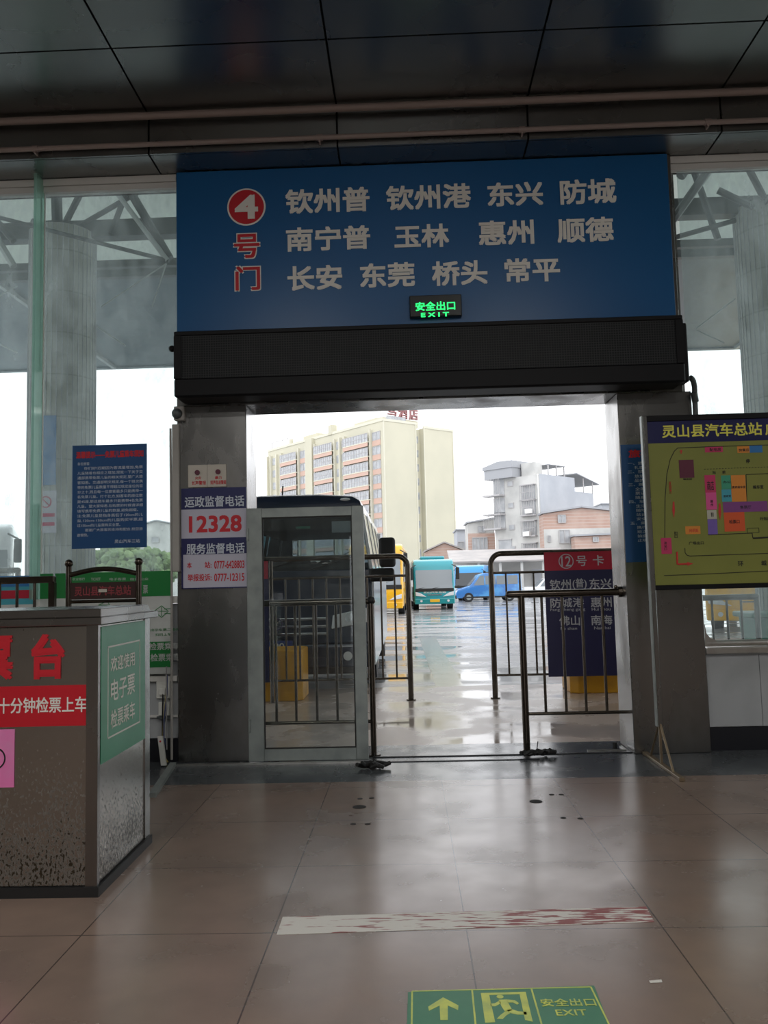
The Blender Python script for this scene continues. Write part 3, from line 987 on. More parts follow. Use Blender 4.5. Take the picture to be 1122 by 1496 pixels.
# right pier notice, partly hidden by the map board
rn = thing('passenger_notice', 'tall blue passenger rules notice on the right pier behind the map board', 'notice', (2.07, 6.845, 1.54))
MB().box(1.790, 2.36, 6.840, 6.849, 1.545, 2.520).build('sheet', 'notice_blue', rn)
RY = 6.84
ptext('旅客须知', 918, 656, 985, 668, RY, 'print_red', rn, bold=.04, d=.001)
for i, (bod, u, w) in enumerate((('一、旅客须凭票', 917, 52), ('礼貌有序乘车', 926.5, 44), ('二、禁止携带危', 917, 52), ('放射性物品等', 927, 44), ('品的行为规定', 927.3, 44),
                                 ('三、乘车前请先', 918, 52), ('全部检查清楚', 928, 44), ('票证以防遗失', 928.3, 44), ('随身系安全带', 928.6, 44), ('四、车辆行驶中', 919, 52),
                                 ('生活垃圾请勿', 929.2, 44), ('随地乱扔弃物', 929.5, 44), ('站台候车有序', 929.8, 44), ('安全文明乘车', 930.1, 44), ('五、乘车旅客请', 921, 52),
                                 ('携行李勿超重', 930.6, 44), ('班次时间准点', 931, 44), ('抽查票据无误', 931.3, 44), ('止吸烟及饮酒', 931.6, 44))):
    v = 674 + i * 6.25
    ptext(bod, u, v, u + w, v + 4.6, RY, 'notice_text', rn, bold=.004, d=.0006)

# conduit elbow at the right end of the display
o = thing('conduit_elbow', 'grey conduit bending down the right pier beside the display end', 'conduit', (2.37, 6.82, 2.5))
MB().tube([(2.362, 6.74, 3.045), (2.375, 6.75, 3.04), (2.395, 6.77, 3.02), (2.412, 6.80, 2.98), (2.416, 6.82, 2.90), (2.418, 6.835, 2.5), (2.42, 6.835, 2.2)], 0.022, 10).build('pipe', 'truss_steel', o, smooth=True)
MB().bar((2.40, 6.79, 2.93), (2.42, 6.82, 2.86), 0.028).build('collar', 'truss_steel', o)

# station map board on its stand
mb = thing('map_board', 'yellow green station floor map board on a slim stand by the right pier', 'map board', (2.9, 6.4, 0))
MY = 6.385
MX0, MX1, MZ0, MZ1 = 1.868, 4.05, 1.345, 2.645
MB().box(MX0, MX1, MY, MY + .03, MZ0, MZ1).build('panel', 'map_green', mb)
MB().box(MX0, MX1, MY - .002, MY - .0004, at(1000, 646.5, MY).z, MZ1 - .02).build('header', 'map_navy', mb)
f = MB().box(MX0 - .02, MX1 + .02, MY - .012, MY + .04, MZ1 - .022, MZ1 + .022, .003, 1).box(MX0 - .02, MX1 + .02, MY - .012, MY + .04, MZ0 - .025, MZ0 + .012, .003, 1)
f.box(MX1 - .005, MX1 + .02, MY - .012, MY + .04, MZ0, MZ1)
f.build('frame', 'led_case', mb)
MB().box(MX0 - .022, MX0 + .014, MY - .014, MY + .036, 0.30, MZ1 + .022, .004, 1).build('post', 'steel', mb)
MB().box(MX0 - .030, MX0 - .022, MY - .014, MY + .036, 0.30, MZ1 + .022).build('post_highlight', 'alu', mb)  # paler strip paints in the highlight along the post's left edge
MB().box(MX1 - .012, MX1 + .028, MY - .014, MY + .036, 0.02, MZ1 + .022, .004, 1).build('post', 'steel', mb)
MB().box(1.855, 1.872, MY, MY + .02, 0.02, 0.31).build('post_stub', 'brown_steel', mb)
MB().box(1.845, 1.885, 5.93, 6.84, 0, 0.025, .003, 1).build('foot', 'brown_steel', mb)
MB().box(MX1 - .012, MX1 + .028, 5.93, 6.84, 0, 0.025, .003, 1).build('foot', 'brown_steel', mb)
MB().bar((1.865, 6.39, 0.33), (1.865, 6.12, 0.02), 0.009, 8).build('brace', 'brown_steel', mb)
MB().bar((1.865, 6.40, 0.33), (1.865, 6.68, 0.02), 0.009, 8).build('brace', 'brown_steel', mb)


def mpx(x, y):
    return 900 + x / 5.054, 590 + y / 5.055


def mrect(nm, matn, *rs, d=.0015):
    for (x0, y0, x1, y1) in rs:
        m = MB()
        u0, v0 = mpx(x0, y0)
        u1, v1 = mpx(x1, y1)
        pbox(m, u0, v0, u1, v1, MY, d)
        m.build(nm, matn, mb)


def mtext(body, x0, y0, x1, y1, matn='print_black', bold=.012, Y=MY - .0016):
    u0, v0 = mpx(x0, y0)
    u1, v1 = mpx(x1, y1)
    return ptext(body, u0, v0, u1, v1, Y, matn, mb, bold=bold, d=.0008)


mtext('灵山县汽车总站', 338, 146, 1078, 242, 'print_yellow', .02, MY - .002)
mtext('应', 1100, 140, 1200, 230, 'print_yellow', .02, MY - .002)
mrect('printed_block', 'map_maroon', (466, 414, 575, 546))
mrect('printed_block', 'map_crimson', (656, 318, 788, 357), (655, 526, 735, 655), (333, 990, 410, 1108))
mrect('printed_block', 'map_pink', (664, 655, 742, 782))
mrect('printed_block', 'map_grey', (672, 785, 742, 850))
mrect('printed_block', 'map_violet', (678, 852, 748, 965))
mrect('printed_block', 'map_orange', (895, 313, 985, 362), (850, 526, 958, 722), (512, 903, 622, 962))
mrect('printed_block', 'map_blue', (985, 308, 1080, 360))
mrect('printed_block', 'map_teal', (777, 528, 850, 630))
mrect('printed_block', 'map_cyan', (780, 632, 852, 722))
mrect('printed_block', 'map_purple', (790, 722, 1118, 798), d=.002)
mrect('printed_block', 'map_vermilion', (798, 798, 950, 942))
ln = MB()


def mline(m, pts, r=.0028):
    P = []
    for x, y in pts:
        u, v = mpx(x, y)
        q = at(u, v, MY)
        P.append((q.x, MY - .0005, q.z))
    for a, b in zip(P, P[1:]):
        m.bar(a, b, r, 6)


mline(ln, [(1250, 300), (700, 316), (455, 326), (430, 350), (400, 410), (375, 520), (362, 700), (360, 990)])
mline(ln, [(508, 1065), (510, 1100), (525, 1118), (545, 1124), (1250, 1100)])
mline(ln, [(355, 1268), (700, 1255), (1250, 1228)])
mline(ln, [(960, 522), (1250, 510)])
mline(ln, [(960, 522), (966, 722)])
mline(ln, [(680, 967), (1005, 955), (1010, 990)])
mline(ln, [(1010, 992), (1250, 980)], .006)
for k in range(24):
    mline(ln, [(650 + 22 * k, 483 - k * .8), (661 + 22 * k, 482.5 - k * .8)], .002)
mline(ln, [(968, 920), (1054, 916), (1056, 950), (970, 954), (968, 920)], .002)
ln.build('printed_lines', 'print_black', mb)
ar = MB()
mline(ar, [(450, 1092), (453, 1185), (530, 1182)], .007)


def mpoly(m, pts):
    P = []
    for x, y in pts:
        u, v = mpx(x, y)
        q = at(u, v, MY)
        P.append((q.x, q.z))
    m.prism(P, 'y', MY - .003, MY - .0005)


mpoly(ar, [(525, 1168), (570, 1180), (527, 1196)])
mpoly(ar, [(420, 722), (430, 722), (434, 790), (428, 842), (415, 790)])
mpoly(ar, [(760, 735), (770, 735), (776, 800), (768, 860), (755, 800)])
mpoly(ar, [(468, 352), (480, 338), (492, 352), (484, 352), (484, 368), (476, 368), (476, 352)])
ar.build('printed_arrow', 'map_red', mb)
for body, x0, y0, x1, y1 in (('停', 958, 408, 988, 438), ('站', 712, 495, 736, 517), ('前', 785, 492, 808, 516), ('候车室', 1010, 600, 1088, 628), ('售票厅', 915, 750, 998, 775),
                             ('检票口', 835, 856, 912, 884), ('行包房', 1062, 835, 1140, 860), ('出', 430, 942, 455, 966), ('口', 432, 970, 455, 990), ('广场出口', 537, 1016, 648, 1040),
                             ('环', 900, 1162, 940, 1200), ('城', 1072, 1156, 1112, 1194), ('配电房', 690, 324, 775, 350), ('快餐店', 905, 330, 982, 352), ('厕', 696, 710, 716, 732), ('所', 698, 736, 718, 756),
                             ('进', 355, 1018, 375, 1038), ('站', 356, 1042, 376, 1060), ('口', 356, 1064, 376, 1082), ('候车区', 495, 548, 562, 562), ('贵宾候车室', 857, 605, 955, 625), ('寄存', 700, 800, 722, 835),
                             ('办公', 790, 568, 846, 588), ('值班室', 792, 672, 848, 690), ('商店', 672, 568, 722, 640)):
    mtext(body, x0, y0, x1, y1)
for body, x0, y0, x1, y1 in (('停车场', 392, 570, 408, 665), ('问讯处', 540, 922, 608, 948)):
    mtext(body, x0, y0, x1, y1, 'map_red')

# exit sticker on the floor
st = thing('exit_floor_sticker', 'green floor sticker with yellow arrow running figure and exit lettering', 'floor sticker', (0.29, 2.88, 0))
cor = [atz(596, 1450), atz(868, 1440.5), atz(905, 1536), atz(593, 1548)]
MB().prism([(p.x, p.y) for p in cor], 'z', 0.0003, 0.0018).build('sheet', 'sticker_green', st)


def fpoly(m, pts, z=0.0019):
    P = [atz(570 + x / 3.206, 1420 + y / 3.206) for x, y in pts]
    m.prism([(p.x, p.y) for p in P], 'z', z, z + .0006)
    return m


def fline(m, a, b, w):
    A, B = atz(570 + a[0] / 3.206, 1420 + a[1] / 3.206), atz(570 + b[0] / 3.206, 1420 + b[1] / 3.206)
    d = (B - A)
    n = Vector((-d.y, d.x, 0)).normalized() * w / 2
    m.prism([(p.x, p.y) for p in (A + n, A - n, B - n, B + n)], 'z', 0.0019, 0.0025)
    return m


fb = MB()
for a, b in (((103, 93), (940, 73)), ((103, 93), (100, 330)), ((384, 88), (408, 330)), ((662, 82), (733, 330)), ((940, 73), (1060, 320))):
    fline(fb, a, b, .006)
fb.build('border', 'sticker_yellow', st)
fa = MB()
fpoly(fa, [(248, 122), (320, 160), (318, 182), (270, 160), (270, 228), (235, 228), (232, 160), (182, 185), (178, 166)])
fa.build('arrow', 'sticker_yellow', st)
fd = MB()
fpoly(fd, [(425, 102), (462, 101), (492, 238), (445, 241)])
fpoly(fd, [(462, 101), (635, 96), (637, 106), (464, 111)])
fpoly(fd, [(606, 106), (637, 106), (668, 236), (632, 228)])
fd.build('doorway_symbol', 'sticker_yellow', st)
fm_ = MB()
hp = atz(570 + 515 / 3.206, 1420 + 119 / 3.206)
fm_.disc((hp.x, hp.y, .0019), .012, 'z', .0006, 24)
for pl in ([(508, 134), (545, 132), (560, 160), (572, 182), (540, 192), (522, 165)], [(512, 138), (520, 150), (492, 164), (470, 163), (470, 152), (490, 150)],
           [(545, 132), (585, 136), (604, 150), (594, 156), (575, 146), (548, 146)], [(545, 182), (572, 178), (600, 188), (638, 190), (640, 203), (596, 203), (565, 196)],
           [(540, 188), (566, 194), (545, 206), (527, 224), (500, 222), (518, 204)]):
    fpoly(fm_, pl)
fm_.build('running_figure', 'sticker_yellow', st)


def ftext(body, x0, y0, x1, y1, bold):
    xm, ym = (x0 + x1) / 2, (y0 + y1) / 2
    A, B = atz(570 + x0 / 3.206, 1420 + ym / 3.206), atz(570 + x1 / 3.206, 1420 + ym / 3.206)
    C0, C1 = atz(570 + xm / 3.206, 1420 + y1 / 3.206), atz(570 + xm / 3.206, 1420 + y0 / 3.206)
    text(body, A.x, B.x, C0.y, C1.y, .0018, 'sticker_yellow', st, plane='floor', bold=bold, d=.0006)


ftext('安全出口', 705, 128, 962, 164, .015)
ftext('EXIT', 776, 180, 922, 208, .01)

# worn paint strip and marks on the floor
wp = [atz(413, 1340), atz(944, 1325), atz(956, 1347), atz(404, 1366)]
o = MB().prism([(p.x, p.y) for p in wp], 'z', 0.0004, 0.0016).build('floor_strip', 'strip_paint')
tag(o, 'worn white and red waiting line strip on the floor tiles', 'floor line')
for (u, v, r, lab) in ((525, 1179, .044, 'larger filled bolt hole in the floor left of the doorway centre'), (783, 1171, .042, 'larger filled bolt hole in the floor right of the doorway centre')):
    p = atz(u, v)
    o = MB().disc((p.x, p.y, 0.0004), r, 'z', .0012, 20).build('floor_hole', 'floor_hole')
    tag(o, lab, 'hole')
for k, (u, v) in enumerate(((516, 1204), (537, 1204), (823, 1195), (848, 1196), (526, 1167), (543, 1166), (806, 1161), (820, 1161))):
    p = atz(u, v)
    o = MB().disc((p.x, p.y, 0.0004), .018, 'z', .0012, 14).build('floor_hole', 'floor_hole')
    tag(o, 'tiny dark bolt hole in the floor before the gate', 'hole', 'small bolt holes before the gate')
for nm, (cx, cy), lab in (('cable_bundle', (-0.34, 6.50), 'black rag bundle on the floor at the glass door corner'), ('cable_bundle', (0.965, 6.83), 'black tangled bundle on the floor at the right railing post')):
    b_ = MB()
    rnd = random.Random(cx)
    for k in range(7):
        a0 = rnd.uniform(-.11, .05)
        pts = [(cx + a0 + j * .035, cy + rnd.uniform(-.05, .05), .018 + rnd.uniform(0, .028)) for j in range(5)]
        b_.tube(pts, .016, 8)
    b_.bar((cx + .03, cy, .03), (cx + .045, cy, .12), .004, 6)
    o = b_.build(nm, 'black_rubber', None, smooth=True)
    tag(o, lab, 'bundle')
p = atz(958, 1435)
o = MB().quad([(p.x - .022, p.y - .008, .001), (p.x + .022, p.y - .004, .001), (p.x + .022, p.y + .006, .005), (p.x - .022, p.y + .004, .003)], .0015).build('paper_scrap', 'litter_white')
tag(o, 'small crumpled white paper scrap on the floor right of the green sticker', 'litter')
o = thing('floor_plate', 'thin metal floor plate with black bolt at the foot of the right pier', 'floor plate', (1.55, 7.05, 0))
MB().box(1.44, 1.74, 7.00, 7.02, 0, .010).box(1.74, 1.76, 7.00, 7.16, 0, .010).build('plate', 'bright_steel', o)
MB().bar((1.69, 7.10, 0), (1.69, 7.10, .05), .018).build('bolt', 'black_rubber', o)


# ------------------------------------------------------------------ railings of the gate
def railing(nm, label, Y, xpost, xend, zt, zb, bars, zmid=None, bend=False, r=.026, overhang=0.0, group=None, other=None):
    """a tube railing: corner post at xpost, running along x to xend"""
    s = 1 if xend > xpost else -1
    t = thing(nm, label, 'railing', (xpost, Y, 0), group)
    if bend:
        R = .13
        pts = [(xpost, Y, 0.012), (xpost, Y, zt - R)]
        pts += [(xpost + s * R * (1 - math.cos(a)), Y, zt - R + R * math.sin(a)) for a in [math.pi / 2 * k / 8 for k in range(1, 9)]]
        pts += [(xend, Y, zt)]
        MB().tube(pts, r, 14).build('bent_rail', 'tube_steel', t, smooth=True)
    else:
        MB().bar((xpost, Y, 0), (xpost, Y, zt - r * .5), r, 14).build('post', 'tube_steel', t, smooth=True)
        MB().bar((xpost - s * overhang, Y, zt), (xend, Y, zt), r * 1.08, 14).ball((xpost - s * overhang, Y, zt), r * 1.08).build('top_rail', 'tube_steel', t, smooth=True)
    MB().bar((xpost, Y, 0), (xpost, Y, .014), .058, 18).build('flange', 'tube_steel', t)
    MB().bar((xpost, Y, zb), (xend, Y, zb), .014, 10).build('bottom_rail', 'tube_steel', t, smooth=True)
    if zmid:
        MB().bar((xpost, Y, zmid), (xend, Y, zmid), .016, 10).build('middle_rail', 'tube_steel', t, smooth=True)
    ztop = zmid if zmid else zt
    for x in bars:
        MB().bar((x, Y, zb), (x, Y, ztop), .012, 10).build('bar', 'tube_steel', t, smooth=True)
    if other is not None:
        MB().bar((other, Y, 0), (other, Y, zt), r * .8, 12).build('far_post', 'tube_steel', t, smooth=True)
    return t


nl = railing('gate_railing', 'steel railing right behind the glass door at the left of the gateway', 6.99, -0.325, -1.336, 1.277, .28, [-1.13, -.965, -.79, -.62, -.455], r=.025, overhang=0.015)
MB().ball((-0.322, 6.99, 1.283), .036, n=14).build('end_ball', 'black_rubber', nl, smooth=True)
nr = railing('gate_railing', 'steel railing in the gateway in front of the number twelve card', 7.02, 0.945, 1.784, 1.303, .31, [1.115, 1.285, 1.45, 1.62], r=.029, overhang=0.10)
MB().bar((1.755, 7.02, 1.303), (1.784, 7.02, 1.303), .045).ball((1.74, 7.02, 1.345), .016).build('wall_bracket', 'tube_steel', nr)
fl_ = railing('queue_railing', 'tall bent tube railing outside in front of the parked minibus', 10.15, -0.005, -2.75, 1.745, .265, [-.17 - .168 * k for k in range(9)], zmid=1.505, bend=True, r=.033, other=-1.69)
fr_ = railing('queue_railing', 'tall bent tube railing outside that holds the number twelve card', 10.15, 1.012, 3.05, 1.745, .275, [1.19 + .168 * k for k in range(11)], zmid=1.51, bend=True, r=.033, other=3.0)

# number twelve gate card hung on it
kd = thing('gate_card', 'navy and red number twelve destination card hanging on the right queue railing', 'sign', (2.15, 10.09, .25))
KY = 10.085
MB().box(1.652, 2.72, KY, KY + .02, .250, 1.742).build('card', 'card_navy', kd)
MB().box(1.652, 2.72, KY - .003, KY - .0004, 1.520, 1.742).build('red_band', 'card_red', kd)
KT = KY - .003
qc = at(827, 820, KT)
MB().disc((qc.x, KT - .003, qc.z), .090, 'y', .002, 40, hole=.080).build('number_ring', 'card_text', kd)
ptext('12', 820, 812.5, 834, 827.5, KT, 'card_text', kd, bold=.008, d=.002)
for body, x0, y0, x1, y1, Yp in (('号', 842, 812, 857, 827, KT), ('卡', 866, 811, 882, 826, KT),
                                 ('钦州', 803, 846.5, 834, 861, KY), ('(普)', 836.5, 845, 857, 860.5, KY), ('东兴', 861, 845, 893, 860, KY),
                                 ('防城港', 804, 873.5, 853, 887.5, KY), ('惠州', 863, 872.5, 893.5, 887, KY),
                                 ('佛山', 817, 899.5, 847, 914, KY), ('南海', 863.5, 898.5, 894.5, 913, KY)):
    ptext(body, x0, y0, x1, y1, Yp, 'card_text', kd, bold=.012, d=.002)
for body, x0, y0, x1, y1 in (('Fang cheng gang', 804, 888.3, 855, 893.5), ('Hui zhou', 864.5, 887.5, 892, 892), ('Fo shan', 819, 916, 843, 920), ('Nan hai', 868, 915, 892, 919.3)):
    ptext(body, x0, y0, x1, y1, KY, 'card_text', kd, bold=.0, d=.001)
k2 = thing('gate_card', 'navy and red card on the left queue railing seen through the door glass', 'sign', (-2.2, 10.09, .25))
MB().box(-2.78, -1.715, KY, KY + .02, .255, 1.722).build('card', 'card_navy', k2)
MB().box(-2.78, -1.715, KY - .003, KY - .0004, 1.505, 1.722).build('red_band', 'card_red', k2)


# yellow concrete blocks
def block(x0, x1, y0, y1, h, label):
    c_ = .09
    poly = [(x0 + c_, y0), (x1 - c_, y0), (x1, y0 + c_), (x1, y1 - c_), (x1 - c_, y1), (x0 + c_, y1), (x0, y1 - c_), (x0, y0 + c_)]
    o = MB().prism(poly, 'z', 0, h, .012, 2).build('concrete_block', 'block_yellow')
    tag(o, label, 'barrier block')


block(-2.15, -1.34, 10.26, 10.98, .62, 'yellow painted block behind the left queue railing beside the minibus')
block(1.98, 2.80, 10.42, 11.14, .55, 'yellow painted block behind the number twelve card')


# ------------------------------------------------------------------ outside: canopy, columns
def zy(u, v, Y):
    return at(u, v, Y).z


def daylight_sheet():
    m = mat('daylight_sheet', (0.62, 0.66, 0.62), 0.5)
    nt = m.node_tree
    b = nt.nodes['Principled BSDF']
    tr = nt.nodes.new('ShaderNodeBsdfTranslucent')
    tr.inputs[0].default_value = (0.68, 0.71, 0.68, 1)
    mx = nt.nodes.new('ShaderNodeMixShader')
    mx.inputs[0].default_value = 0.5
    nt.links.new(b.outputs[0], mx.inputs[1])
    nt.links.new(tr.outputs[0], mx.inputs[2])
    nt.links.new(mx.outputs[0], nt.nodes['Material Output'].inputs[0])


daylight_sheet()
cp = thing('bus_canopy', 'large grey canopy roof on trusses over the boarding area outside', 'canopy', (0, 14, 0))
MB().prism([(7.45, 8.60), (14.35, 7.20), (14.35, 7.34), (7.45, 8.74)], 'x', -17, 18).build('roof_sheet', 'daylight_sheet', cp)
MB().box(-17, 18, 14.35, 21.0, 7.20, 7.34).build('roof_sheet', 'canopy_sheet', cp)
MB().box(-17, 18, 20.9, 21.05, 7.16, 7.42).build('fascia', 'canopy_sheet', cp)
MB().box(-17, 18, 11.9, 12.1, 6.72, 6.98).build('beam', 'truss_steel', cp)
MB().box(-17, 18, 13.0, 13.1, 6.68, 6.80).build('beam', 'truss_steel', cp)
MB().box(-17, 18, 14.3, 14.42, 7.02, 7.20).build('beam', 'truss_steel', cp)
for k in range(9):
    x = -15.5 + k * 4
    MB().box(x - .04, x + .04, 14.42, 20.9, 7.12, 7.2).build('purlin', 'truss_pale', cp)
for (u0, v0, u1, v1, Y, r, m_) in (
        (82, 262, 84, 338, 11.95, .085, 'truss_steel'), (58, 256, 49, 289, 11.9, .045, 'truss_steel'), (131, 256, 93, 331, 11.9, .05, 'truss_steel'),
        (150, 254, 245, 381, 11, .035, 'truss_pale'), (175, 254, 248, 378, 11.05, .06, 'truss_steel'), (151, 310, 99, 340, 11.9, .04, 'truss_steel'),
        (175, 307, 162, 342, 11.9, .045, 'truss_steel'), (137, 353, 247, 381, 11, .03, 'truss_steel'), (47, 323, 82, 338, 11.9, .045, 'truss_steel'),
        (-6, 322, 20, 352, 11, .05, 'truss_steel'), (-6, 345, 20, 389, 11, .05, 'truss_pale'), (243, 385, 148, 448, 11, .010, 'truss_pale'),
        (243, 385, 222, 448, 11, .010, 'truss_pale'), (137, 474, 183, 505, 12.6, .014, 'truss_pale'), (0, 503, 25, 515, 12.6, .014, 'truss_pale'), (0, 432, 25, 418, 12.6, .012, 'truss_pale'),
        (1054, 220, 983, 321, 11, .055, 'truss_steel'), (1060, 222, 985, 325, 11.04, .022, 'truss_pale'), (1017, 226, 994, 258, 11.6, .07, 'truss_steel'),
        (1080, 220, 1121, 299, 11.6, .05, 'truss_steel'), (1023, 276, 1049, 350, 11.6, .05, 'truss_steel'), (1049, 278, 1101, 303, 11.6, .05, 'truss_steel'),
        (982, 348, 1074, 322, 11, .035, 'truss_steel'), (1017, 480, 1074, 437, 12.6, .014, 'truss_pale'), (1017, 482, 1058, 501, 12.6, .012, 'truss_pale')):
    A, B = at(u0, v0, Y), at(u1, v1, Y)
    if A.z > 6.2:
        k = (7.19 + (14.35 - Y) * .203 - B.z) / (A.z - B.z)     # carry the strut up to the roof sheet
        A = B + (A - B) * max(1.0, k) if abs(A.z - B.z) > .3 else A
    MB().bar(A, B, r, 8).build('strut', m_, cp)
for x, lab in ((-5.10, 'round concrete canopy column outside the left window'), (5.47, 'round concrete canopy column outside the right window')):
    t = thing('concrete_column', lab, 'column', (x, 12.0, 0))
    MB().bar((x, 12, 0), (x, 12, 6.80), .475, 40).build('shaft', 'column_concrete', t, smooth=True)
    s_ = MB()
    for k in range(40):
        a = 2 * math.pi * (k + .5) / 40
        s_.box(x + .477 * math.cos(a) - .005, x + .477 * math.cos(a) + .005, 12 + .477 * math.sin(a) - .005, 12 + .477 * math.sin(a) + .005, 0, 6.80)
    s_.build('form_seam', 'render_grey', t)
    MB().bar((x, 12, 6.80), (x, 12, 6.86), .40, 32).build('cap_plate', 'truss_steel', t)
t = thing('column_notice', 'pale notice with a red round no smoking mark on the left canopy column', 'notice', (-5.3, 11.5, 1.7))
MB().box(-5.25, -4.96, 11.505, 11.52, 2.24, 2.84).build('sheet', 'paper_lilac', t)
MB().disc((-5.11, 11.502, 2.68), .085, 'y', .003, 30, hole=.066).bar((-5.165, 11.5, 2.735), (-5.055, 11.5, 2.625), .008, 6).build('round_mark', 'map_crimson', t)
for zl in (2.47, 2.34):
    MB().box(-5.23, -4.98, 11.502, 11.5048, zl, zl + .05).build('red_line', 'map_crimson', t)
t = thing('column_notice', 'blue notice panel higher up on the left canopy column', 'notice', (-5.0, 11.5, 3.1))
MB().box(-5.22, -4.97, 11.49, 11.51, 2.92, 3.92).build('sheet', 'map_blue', t)

# railings and bin outside the side windows
t = railing('side_railing', 'steel railing outside the lower right window', 8.6, 3.555, 2.62, 1.19, .18, [3.395, 3.25, 3.10, 2.95], r=.028, overhang=-.0)
t2 = railing('side_railing', 'steel railing outside beyond the far left window', 9.0, -4.30, -7.5, 1.66, .25, [-4.5 - .2 * k for k in range(14)], zmid=1.45, r=.03, other=-7.4)
wb_ = thing('waste_bin', 'green wheeled waste bin outside the right window by the column', 'bin', (4.66, 11.0, 0))
MB().prism([(4.46, .10), (4.86, .10), (4.93, .86), (4.39, .86)], 'y', 10.72, 11.25, .02, 2).build('body', 'bin_green', wb_)
MB().box(4.34, 4.98, 10.66, 11.32, .86, .93, .02, 2).build('lid', 'bin_green', wb_)
for x in (4.44, 4.83):
    MB().bar((x, 11.2, .10), (x + .05, 11.2, .10), .10, 18).build('wheel', 'tyre', wb_)
MB().box(4.46, 4.86, 10.74, 10.80, 0, .10).build('foot', 'bin_green', wb_)


